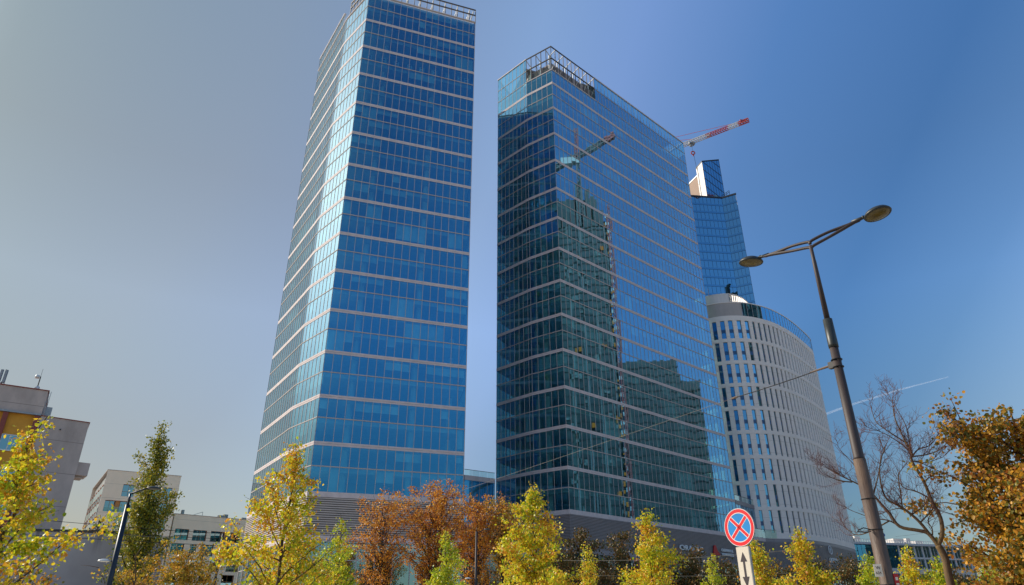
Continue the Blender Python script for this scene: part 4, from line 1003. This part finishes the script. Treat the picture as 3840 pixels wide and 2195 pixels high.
wire('pale wire running behind the yellow trees under the podium letters', pw(3.9, .0825, 40), pw(23.1, .0905, 36), .2, .011, M['cable'])
wire('lower pale wire low behind the sign and small trees', pw(2, .066, 42), pw(24, .062, 40), .2, .009, M['cable'])
wire('thin wire in the sky between the bare tree and the office roof logo', pw(27.9, .098, 70), pw(36, .112, 60), .1, .008)

# ------------------------------------------------------------------ contrail
def contrail():
    m, nt, out = newmat('contrail_vapour'); L = nt.links.new
    d = N(nt, 'ShaderNodeBsdfDiffuse'); d.inputs['Color'].default_value = (.9, .9, .92, 1); t = N(nt, 'ShaderNodeBsdfTransparent'); tl = N(nt, 'ShaderNodeBsdfTranslucent'); tl.inputs['Color'].default_value = (.9, .9, .92, 1)
    a = N(nt, 'ShaderNodeAddShader'); L(d.outputs[0], a.inputs[0]); L(tl.outputs[0], a.inputs[1])
    lw = N(nt, 'ShaderNodeLayerWeight'); lw.inputs['Blend'].default_value = .5; inv = N(nt, 'ShaderNodeMath', operation='SUBTRACT'); inv.inputs[0].default_value = 1; L(lw.outputs['Facing'], inv.inputs[1])
    nz = N(nt, 'ShaderNodeTexNoise'); nz.inputs['Scale'].default_value = .012; nz.inputs['Detail'].default_value = 5; g = N(nt, 'ShaderNodeNewGeometry'); L(g.outputs['Position'], nz.inputs['Vector'])
    pw_ = N(nt, 'ShaderNodeMath', operation='POWER'); pw_.inputs[1].default_value = 2.0; L(inv.outputs[0], pw_.inputs[0])
    mu = N(nt, 'ShaderNodeMath', operation='MULTIPLY'); L(pw_.outputs[0], mu.inputs[0]); L(nz.outputs['Fac'], mu.inputs[1]); m2 = N(nt, 'ShaderNodeMath', operation='MULTIPLY'); m2.inputs[1].default_value = .30; L(mu.outputs[0], m2.inputs[0])
    mx = N(nt, 'ShaderNodeMixShader'); L(m2.outputs[0], mx.inputs[0]); L(t.outputs[0], mx.inputs[1]); L(a.outputs[0], mx.inputs[2]); L(mx.outputs[0], out.inputs[0]); return m
D_ = 5200
pts = []; rr = []
for t in np.linspace(0, 1, 30):
    az = 22+t*11.8; tn = np.interp(az, [22, 25.33, 27.22, 30.5, 33.63, 34.5], [.236, .2593, .2674, .2780, .2845, .2860]); pts.append(polar(az, D_, EYE+tn*D_)); rr.append(10*(1-t*.75)+.8)
m = MB(); m.tube(pts, rr, 10, cap=False); tag(m.build('contrail', contrail(), None, True), 'thin pale vapour trail slanting up to the right in the blue sky', 'contrail', kind='stuff')

# ------------------------------------------------------------------ trees
def leaves(points, size, rng, droop=.5, aspect=.85):
    n = len(points); P_ = np.asarray(points)
    az = rng.uniform(0, 2*np.pi, n); el = rng.normal(-.35*droop, .75, n)
    u = np.stack([np.cos(az)*np.cos(el), np.sin(az)*np.cos(el), np.sin(el)-droop*.5], 1); u /= np.linalg.norm(u, axis=1)[:, None]
    r_ = rng.normal(size=(n, 3)); w = np.cross(u, r_); w /= np.linalg.norm(w, axis=1)[:, None]; nn_ = np.cross(u, w)
    s = (size*rng.uniform(.6, 1.25, n))[:, None]
    f = rng.uniform(.1, .3, n)[:, None]
    k = aspect
    prof = [(0, 0, 0), (.28, .48, 1), (.68, .40, 1), (1., 0, 0), (.68, -.40, 1), (.28, -.48, 1)]
    vs = np.stack([P_+u*s*a+w*s*b*k+nn_*s*f*abs(b) for a, b, c in prof], 1).reshape(-1, 3)
    return vs
def leafmesh(name, vs, mat, parent):
    n = len(vs)//6; me = bpy.data.meshes.new(name)
    me.vertices.add(len(vs)); me.vertices.foreach_set('co', vs.astype(np.float32).ravel())
    # two folded halves: quads 0,1,2,3 and 0,3,4,5
    b = (np.arange(n)*6)[:, None]; idx = np.concatenate([b+np.array([[0, 1, 2, 3]]), b+np.array([[0, 3, 4, 5]])], 1).ravel()
    me.loops.add(len(idx)); me.loops.foreach_set('vertex_index', idx.astype(np.int32))
    me.polygons.add(2*n); me.polygons.foreach_set('loop_start', (np.arange(2*n)*4).astype(np.int32)); me.polygons.foreach_set('loop_total', np.full(2*n, 4, np.int32))
    me.materials.append(mat); me.update(calc_edges=True); me.validate()
    o = bpy.data.objects.new(name, me); COL.objects.link(o); o.parent = parent; return o
ENV = {
 'lime': ([0, .10, .28, .5, .75, .9, 1], [.55, .95, 1., .78, .42, .2, .05]),
 'round': ([0, .15, .4, .7, .9, 1], [.5, .9, 1, .85, .5, .1]),
 'vase': ([0, .2, .5, .8, .95, 1], [.35, .6, .9, 1., .7, .2]),
 'column': ([0, .2, .45, .7, .9, 1], [.7, .9, 1., .6, .35, .1]),
}
def tree(label, az, d, h, r, mat, n_leaf, leaf, env='lime', cb=.22, elev=42, nl=30, seed=1, bark='bark', group=None, lean=(0, 0), tr=None, twig=True, name='lime_tree', spread=.10, gap=0., stems=1, droop=.6, loc=None, emax=66):
    rng = np.random.default_rng(seed); rd = random.Random(seed)
    t = thing(name, label, 'tree', tuple(loc) if loc is not None else tuple(polar(az, d, 0)), group=group)
    tb = MB(); ex, ey = ENV[env]; tr = tr or h*.011+.02
    pts_all = []; wts = []
    for sidx in range(stems):
        ph = rd.uniform(0, 6.28); so = (0 if stems == 1 else r*.28)
        K = 12; wob = [(rd.gauss(0, .012*h), rd.gauss(0, .012*h)) for _ in range(K+1)]
        trunk = [V(lean[0]*(i/K)**1.3+wob[i][0]*(i/K)+so*math.cos(ph+sidx*2.1)*(i/K), lean[1]*(i/K)+wob[i][1]*(i/K)+so*math.sin(ph+sidx*2.1)*(i/K), h*.985*i/K) for i in range(K+1)]
        tb.tube(trunk, [tr*(1-.9*(i/K)**.9)+.004 for i in range(K+1)], 8)
        def tp(z):
            f = min(K-1e-6, max(0, z/(h*.985)*K)); i = int(f); return trunk[i].lerp(trunk[i+1], f-i)
        ga = rd.uniform(0, 6.28)
        for i in range(nl):
            u = ((i+rd.uniform(-.3, .3))/nl); u = min(.98, max(0, u)); z = h*(cb+(1-cb)*u*.93)
            ga += 2.4+rd.gauss(0, .35); L_ = r*float(np.interp(u, ex, ey))*rd.uniform(.5, 1.32)
            if rd.random() < gap: continue
            e = min(R(emax), R(elev+rd.gauss(0, 9)+12*u)); base = tp(z-min(L_*math.tan(e)*.5, z*.3))
            horiz = V(math.cos(ga), math.sin(ga), 0); segs = 6; p = base.copy(); lp_ = [p.copy()]; e1_ = e
            for s_ in range(segs):
                e1_ += rd.gauss(-.05, .13); hv = Matrix.Rotation(rd.gauss(0, .2), 3, 'Z') @ horiz; horiz = hv
                p = p+(horiz*math.cos(e1_)+V(0, 0, math.sin(e1_)))*(min(L_/math.cos(e), max(.25, (h-base.z)/max(.3, math.sin(e))))/segs); lp_.append(p.copy())
            rb = max(.006, tr*.42*(1-u*.75)); tb.tube(lp_, [rb*(1-.85*s_/segs)+.002 for s_ in range(segs+1)], 5)
            for s_ in range(1, segs+1):
                pts_all.append((lp_[s_-1], lp_[s_])); wts.append(.45+s_/segs)
            for tw in range(rd.randint(4, 7)):
                f = rd.uniform(.25, 1); k_ = min(segs-1, int(f*segs)); b0 = lp_[k_].lerp(lp_[k_+1], f*segs-k_ if f < 1 else 1)
                dr = (horiz*math.cos(e)+V(rd.gauss(0, .8), rd.gauss(0, .8), .35+rd.gauss(0, .5))).normalized(); tl = L_*rd.uniform(.2, .48)
                q1 = b0+dr*tl*.55; q2 = q1+(dr+V(rd.gauss(0, .3), rd.gauss(0, .3), -.1)).normalized()*tl*.5
                tb.tube([b0, q1, q2], [rb*.35+.002, rb*.22+.002, .0025], 4); pts_all += [(b0, q1), (q1, q2)]; wts += [1.2, 1.6]
        pts_all.append((tp(h*.86), tp(h*.985))); wts.append(1.5)
    tb.build('trunk', M[bark], t, True)
    A_ = np.array([[*a, *b] for a, b in pts_all]); ln = np.linalg.norm(A_[:, 3:]-A_[:, :3], axis=1); w = ln*np.array(wts); 
    cl = rng.uniform(.15, 1.9, len(w)); w = w*cl; w /= w.sum()
    nc = max(20, n_leaf//9); ii = rng.choice(len(w), nc, p=w); f = rng.uniform(0, 1, nc)[:, None]; P_ = A_[ii, :3]*(1-f)+A_[ii, 3:]*f+rng.normal(0, spread*r*.5, (nc, 3))
    P_ = P_[rng.integers(0, nc, n_leaf)]+rng.normal(0, 1, (n_leaf, 3))*np.array([1.25, 1.25, .8])*leaf*1.15
    P_[:, 2] -= leaf*.4
    leafmesh('crown', leaves(P_, leaf, rng, droop), mat, t)
    return t
YG = 'young yellow lime trees along the tram line'
tree('large yellow lime tree at the left edge in front of the mustard block', -35.5, 18, 5.95, 1.2, M['lime'], 9100, 0.082, cb=.16, elev=46, nl=34, seed=21, group=YG, tr=.085)
tree('tall yellow lime tree in front of the corner of the tallest tower', -17.75, 22, 6.85, 1.5, M['lime'], 10850, 0.088, cb=.18, elev=40, nl=40, seed=5, group=YG, tr=.085)
tree('slim yellow green tree just right of the tall lime tree', -13.55, 32, 6.2, 1.0, M['limegreen'], 6300, 0.090, cb=.2, elev=50, nl=30, seed=8, group=YG)
tree('slender yellow green tree in front of the orange trees', -5.35, 34, 5.85, .98, M['limegreen'], 7350, 0.090, cb=.15, elev=55, nl=34, seed=9, group=YG)
tree('full round golden lime tree in front of the broad tower left face', 1.6, 26, 6.5, 1.5, M['lime'], 14350, 0.088, cb=.16, elev=46, nl=44, seed=31, group=YG, tr=.075)
tree('small golden tree right of the full golden lime tree', 5.85, 38, 5.7, .95, M['lime'], 6300, 0.095, cb=.15, elev=48, nl=28, seed=13, group=YG)
tree('bright golden cone shaped tree left of the white ORACLE letters', 10.65, 30, 6.1, 1.38, M['lime'], 11550, 0.092, cb=.14, elev=44, nl=42, seed=14, group=YG, tr=.07)
tree('smallest yellow green tree, just below the red wall emblem', 15.15, 44, 5.45, .72, M['limegreen'], 4550, 0.100, cb=.15, elev=50, nl=24, seed=15, group=YG)
tree('golden tree partly hidden behind the no stopping sign', 18.45, 34, 5.4, .95, M['lime'], 6300, 0.095, cb=.14, elev=46, nl=30, seed=16, group=YG)
tree('golden tree between the no stopping sign and the CROWNE letters', 21.65, 36, 5.8, 1.15, M['lime'], 8050, 0.098, cb=.14, elev=44, nl=34, seed=17, group=YG)
tree('narrow yellow green tree just left of the brown lamp pole', 25.85, 48, 5.8, .95, M['limegreen'], 5250, 0.110, cb=.14, elev=48, nl=28, seed=18, group=YG)
tree('golden tree just right of the brown lamp pole', 28.3, 42, 5.3, 1.15, M['lime'], 7350, 0.105, cb=.12, elev=46, nl=30, seed=19, group=YG)
tree('low yellow green tree behind the bare tree trunk', 30.1, 46, 5.2, 1.0, M['limegreen'], 5250, 0.110, cb=.12, elev=48, nl=26, seed=20, group=YG)
tree('low yellow green tree under the bronze maple', 32.7, 46, 5.1, 1.1, M['limegreen'], 5950, 0.110, cb=.12, elev=46, nl=26, seed=22, group=YG)
OG = 'rust coloured trees before the louvred podium'
tree('rust orange tree farthest left in its row, thin and twiggy', -10.2, 75, 13.9, 2.9, M['rust'], 6880, 0.170, 'vase', .40, 56, 38, 41, 'bark_dark', OG, stems=2, name='rust_tree', spread=.10, gap=.1)
tree('tallest rust orange tree, in the middle of its row', -6.3, 75, 15.4, 3.1, M['rust'], 12160, 0.170, 'vase', .34, 56, 44, 42, 'bark_dark', OG, stems=2, name='rust_tree', spread=.11)
tree('rust orange tree right of the tallest one, in front of the link', -3.1, 77, 14.6, 2.5, M['rust'], 8320, 0.170, 'vase', .36, 58, 36, 43, 'bark_dark', OG, stems=2, name='rust_tree')
tree('olive and orange tree at the right end of the rust row', -.7, 78, 14.4, 2.2, M['rustgreen'], 6720, 0.170, 'vase', .5, 58, 30, 44, 'bark_dark', OG, stems=2, name='rust_tree')
tree('tall narrow poplar with bare top twigs behind the left lamp', -27.15, 55, 15.3, 1.12, M['poplar'], 18400, 0.140, 'column', .10, 70, 60, 51, 'bark_dark', None, emax=78, lean=(-.35, 0), name='poplar_tree', spread=.16, tr=.2)
tree('dense orange and olive bush between the poplar and the slim lamp', -24.1, 44, 5.9, 1.85, M['rustgreen'], 11200, 0.115, 'round', .08, 45, 46, 52, 'bark_dark', None, name='bushy_tree', spread=.14)
tree('nearly leafless young tree with a few yellow leaves beside the left lamp', -27.2, 25, 4.0, .9, M['lime'], 221, 0.070, 'lime', .2, 55, 26, 53, 'bark_bare', None, name='sparse_tree')
tree('small dark green tree showing above the grey shed roof', -30.2, 67, 10.2, 1.25, M['greenleaf'], 2600, .15, 'lime', .3, 45, 30, 54, 'bark_dark', None, name='green_tree')
tree('dark leafed low tree behind the trunk of the large left lime tree', -33.7, 26, 3.7, .9, M['maple'], 1500, .10, 'round', .2, 40, 22, 55, 'bark_dark', None, name='dark_tree')
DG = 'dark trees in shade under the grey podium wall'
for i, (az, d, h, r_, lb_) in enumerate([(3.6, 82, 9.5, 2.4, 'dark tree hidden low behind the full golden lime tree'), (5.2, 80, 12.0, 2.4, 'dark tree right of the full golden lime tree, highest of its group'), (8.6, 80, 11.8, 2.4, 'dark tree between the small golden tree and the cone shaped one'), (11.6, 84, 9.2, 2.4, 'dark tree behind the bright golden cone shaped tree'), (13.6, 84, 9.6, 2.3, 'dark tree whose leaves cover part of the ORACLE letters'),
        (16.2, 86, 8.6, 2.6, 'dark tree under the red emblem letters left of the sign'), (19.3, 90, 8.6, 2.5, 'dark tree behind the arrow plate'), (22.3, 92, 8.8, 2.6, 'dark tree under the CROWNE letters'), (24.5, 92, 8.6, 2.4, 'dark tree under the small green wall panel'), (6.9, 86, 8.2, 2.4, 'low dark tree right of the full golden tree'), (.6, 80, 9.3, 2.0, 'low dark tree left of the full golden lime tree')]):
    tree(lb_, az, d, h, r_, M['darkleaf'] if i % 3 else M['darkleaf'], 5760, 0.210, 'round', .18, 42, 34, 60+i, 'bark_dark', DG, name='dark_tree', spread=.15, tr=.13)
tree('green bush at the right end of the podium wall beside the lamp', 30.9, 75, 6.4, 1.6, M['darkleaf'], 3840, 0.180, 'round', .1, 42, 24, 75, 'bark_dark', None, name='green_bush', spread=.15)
tree('small bushy tree low right beneath the bronze maple', 33.6, 60, 5.6, 1.5, M['rustgreen'], 4160, 0.140, 'round', .08, 42, 26, 76, 'bark_dark', None, name='bushy_tree', spread=.15)
tree('big bronze leafed maple filling the right edge', 36.6, 25, 7.6, 2.3, M['maple'], 46000, .108, 'round', .16, 34, 92, 81, 'bark_dark', None, name='maple_tree', tr=.16, spread=.12)

# bare tree ----------------------------------------------------------
LIMB = {
'trunk': [(0.1, 0), (.1, 1.2), (0.1, 2.74), (0.13, 3.3), (0.04, 3.65)],
'right': [(0.04, 3.65), (0.22, 3.96), (0.28, 4.39), (0.18, 4.83), (0.11, 5.4), (-0.06, 6.03), (-0.01, 6.26), (-0.1, 6.63), (-0.21, 7.3), (-0.18, 7.75)],
'r2': [(-0.02, 6.23), (-0.14, 6.48), (-0.52, 6.88), (-0.84, 7.09)], 'r3': [(-0.07, 6.07), (0.27, 5.96), (0.59, 6.02)],
'r4': [(-0.02, 6.19), (0.36, 6.18), (0.72, 6.26), (0.96, 6.43)], 'r5': [(0.0, 6.22), (0.2, 6.4), (0.5, 6.48), (0.76, 6.73), (0.93, 6.95)],
'r6': [(0.11, 5.4), (0.31, 5.55), (0.71, 5.52)], 'r7': [(0.14, 4.95), (-0.12, 5.14), (-0.44, 5.28), (-0.51, 5.42)],
'r8': [(-0.1, 6.63), (-0.46, 7.0), (-0.75, 7.37), (-0.8, 7.75)], 'r9': [(-0.01, 6.26), (0.0, 6.62), (0.02, 7.18), (-0.2, 8.09)],
'left': [(0.06, 3.6), (-0.12, 3.98), (-0.36, 4.08), (-0.81, 4.22), (-1.0, 4.62), (-1.18, 4.93), (-1.31, 5.17), (-1.49, 5.38), (-1.81, 5.61), (-2.08, 5.79), (-2.41, 6.06)],
'l2': [(-0.09, 3.94), (-0.27, 4.31), (-0.51, 4.62), (-0.74, 4.83), (-0.98, 5.03), (-1.02, 5.54), (-0.9, 6.08), (-0.67, 6.49)],
'l3': [(-0.51, 4.62), (-0.7, 4.71), (-0.99, 4.65)], 'l4': [(-0.62, 4.74), (-0.56, 5.19), (-0.5, 5.65), (-0.22, 5.93)],
'l5': [(-0.47, 4.51), (-0.08, 4.71), (0.11, 4.95)], 'l6': [(-0.24, 4.31), (0.05, 4.55), (0.18, 4.69)],
'l7': [(-0.81, 4.22), (-1.05, 4.4), (-1.48, 4.5), (-1.95, 4.72)], 'l8': [(-1.31, 5.17), (-1.04, 5.77), (-0.86, 6.31)],
'l9': [(-1.49, 5.38), (-1.59, 5.99), (-1.9, 6.51)], 'l10': [(-1.05, 4.4), (-1.67, 4.13), (-2.04, 4.08), (-2.25, 4.28)],
'l11': [(-0.03, 3.94), (-0.0, 4.12), (-0.05, 4.34), (0.16, 4.58)], 'l12': [(-1.31, 5.17), (-1.33, 5.8), (-1.45, 6.13), (-1.37, 6.7)],
'l13': [(-1.81, 5.61), (-2.17, 5.68), (-2.59, 5.92)]}
bt = thing('bare_tree', 'leafless tree with forked mossy trunk and fine twigs right of the brown lamp', 'tree', tuple(polar(30.25, 24, 0)), -R(30.25))
rd = random.Random(3); m = MB(); tw = MB()
def twig(mb, p, dr, L_, r0, depth):
    pts = [p.copy()]; q = p.copy(); d = dr.normalized(); n = 5
    for i in range(n):
        d = (d+V(rd.gauss(0, .22), rd.gauss(0, .22), rd.gauss(.06, .15))).normalized(); q = q+d*L_/n; pts.append(q.copy())
    mb.tube(pts, [max(.0028, r0*(1-.75*i/n)) for i in range(n+1)], 4)
    if depth > 0:
        for i in range(1, n+1):
            for _ in range(1 if rd.random() < .65 else 2):
                nd = (d+V(rd.gauss(0, .7), rd.gauss(0, .7), rd.gauss(.25, .5))).normalized(); twig(mb, pts[i], nd, L_*rd.uniform(.4, .65), r0*.55, depth-1)
for k, L_ in LIMB.items():
    r0 = {'trunk': .125, 'right': .065, 'left': .06, 'l2': .045}.get(k, .024); r1 = {'trunk': .085, 'right': .012, 'left': .010, 'l2': .012}.get(k, .008)
    amp = 0 if k in ('trunk',) else .55*rd.uniform(-1, 1); y0 = 0.0
    if k not in ('trunk', 'right', 'left', 'l2'):
        ref = {'r': 'right', 'l': 'left'}[k[0]]; 
    pts = [V(x, amp*(i/len(L_))**1.0+.0, z) for i, (x, z) in enumerate(L_)]
    if k not in ('trunk', 'right', 'left'): pts = [p+V(0, .0, 0) for p in pts]
    cp = catmull3(pts, 4); n = len(cp); m.tube(cp, [r0+(r1-r0)*i/(n-1) for i in range(n)], 8 if r0 > .04 else 6)
    if k == 'trunk': continue
    lo = .35 if k in ('right', 'left', 'l2') else .15
    cnt = int(len(L_)*2.8) if k in ('right', 'left', 'l2') else int(len(L_)*2.0)
    for _ in range(cnt):
        f = rd.uniform(lo, 1); i = min(n-2, int(f*(n-1))); p = cp[i]; t_ = (cp[i+1]-cp[i]).normalized()
        dr = (t_*.7+V(rd.gauss(0, .6), rd.gauss(0, .6), .45+rd.gauss(0, .35))); twig(tw, p, dr, rd.uniform(.35, .8), .008, 1)
    twig(tw, cp[-1], (cp[-1]-cp[-2]), .55, .010, 2)
m.build('trunk', M['bark_bare'], bt, True)
tw.build('twig_crown', surf('red_brown_twig', (.13, .05, .035), .8, 0, .2, 5), bt)

# ------------------------------------------------------------------ camera, light, sky
cam = bpy.data.cameras.new('camera'); co = bpy.data.objects.new('camera', cam); COL.objects.link(co); SC.camera = co
cam.sensor_width = 36; cam.lens = 36*2560/3840; cam.clip_end = 20000; cam.clip_start = .1
TH, RO = R(26.17), R(.33)
Mx = Matrix.Translation((0, 0, EYE)) @ Matrix.Rotation(R(90)+TH, 4, 'X') @ Matrix.Rotation(-RO, 4, 'Z')
co.matrix_world = Mx

SUN_AZ, SUN_EL = -74.0, 34.0
S = V(math.sin(R(SUN_AZ))*math.cos(R(SUN_EL)), math.cos(R(SUN_AZ))*math.cos(R(SUN_EL)), math.sin(R(SUN_EL)))
sl = bpy.data.lights.new('sun', 'SUN'); sl.energy = 5.0; sl.angle = R(.53); sl.color = (1., .93, .82)
so = bpy.data.objects.new('sun', sl); COL.objects.link(so); so.rotation_euler = S.to_track_quat('Z', 'Y').to_euler()
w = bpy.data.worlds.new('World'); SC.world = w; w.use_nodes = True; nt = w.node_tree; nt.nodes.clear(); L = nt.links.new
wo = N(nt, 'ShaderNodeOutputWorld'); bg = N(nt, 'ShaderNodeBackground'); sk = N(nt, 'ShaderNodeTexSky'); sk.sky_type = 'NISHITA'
sk.sun_disc = False; sk.sun_elevation = R(SUN_EL); sk.sun_rotation = R(SUN_AZ); sk.altitude = 100; sk.air_density = 1.0; sk.dust_density = 1.0; sk.ozone_density = 2.0
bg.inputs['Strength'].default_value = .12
# air tint: hazy and pale towards the sun, deeper blue across from it, brightened behind the camera as added fill, thinner glow at the horizon
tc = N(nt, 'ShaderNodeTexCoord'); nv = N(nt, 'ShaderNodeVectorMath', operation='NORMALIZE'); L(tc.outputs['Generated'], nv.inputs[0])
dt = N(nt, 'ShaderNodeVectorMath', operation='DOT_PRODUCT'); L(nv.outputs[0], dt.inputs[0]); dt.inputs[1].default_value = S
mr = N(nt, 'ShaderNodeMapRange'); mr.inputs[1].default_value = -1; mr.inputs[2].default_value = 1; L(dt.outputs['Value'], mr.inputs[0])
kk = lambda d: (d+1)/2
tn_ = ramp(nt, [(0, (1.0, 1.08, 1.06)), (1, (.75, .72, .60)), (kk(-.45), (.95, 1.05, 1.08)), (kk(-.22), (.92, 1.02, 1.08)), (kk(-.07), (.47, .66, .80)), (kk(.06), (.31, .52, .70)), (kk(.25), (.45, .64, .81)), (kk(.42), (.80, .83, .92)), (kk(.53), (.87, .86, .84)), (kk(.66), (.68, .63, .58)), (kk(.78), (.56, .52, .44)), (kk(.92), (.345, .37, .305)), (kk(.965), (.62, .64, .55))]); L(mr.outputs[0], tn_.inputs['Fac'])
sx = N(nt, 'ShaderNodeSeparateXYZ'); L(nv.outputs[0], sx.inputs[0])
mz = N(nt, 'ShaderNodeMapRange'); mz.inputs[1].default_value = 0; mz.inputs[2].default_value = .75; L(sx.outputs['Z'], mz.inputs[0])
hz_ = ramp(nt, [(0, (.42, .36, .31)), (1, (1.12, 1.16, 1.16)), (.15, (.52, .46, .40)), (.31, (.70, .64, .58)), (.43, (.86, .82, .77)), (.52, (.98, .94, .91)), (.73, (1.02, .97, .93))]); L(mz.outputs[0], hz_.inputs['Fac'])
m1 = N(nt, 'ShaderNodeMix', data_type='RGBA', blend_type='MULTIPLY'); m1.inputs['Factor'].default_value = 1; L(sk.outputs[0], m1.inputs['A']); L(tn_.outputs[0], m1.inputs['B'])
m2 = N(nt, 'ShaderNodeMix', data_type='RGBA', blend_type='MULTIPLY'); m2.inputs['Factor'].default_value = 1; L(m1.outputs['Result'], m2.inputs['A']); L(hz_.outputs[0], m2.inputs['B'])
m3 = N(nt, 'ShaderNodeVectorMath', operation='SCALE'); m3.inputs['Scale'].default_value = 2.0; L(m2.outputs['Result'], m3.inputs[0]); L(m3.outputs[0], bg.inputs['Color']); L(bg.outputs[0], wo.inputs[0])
vs = SC.view_settings; vs.view_transform = 'Standard'; vs.look = 'None'; vs.exposure = 0; vs.gamma = 1; vs.use_curve_mapping = False
SC.cycles.max_bounces = 10; SC.cycles.transparent_max_bounces = 12; SC.cycles.diffuse_bounces = 3; SC.cycles.glossy_bounces = 4
SC.cycles.sample_clamp_indirect = 4.0; SC.cycles.use_denoising = True
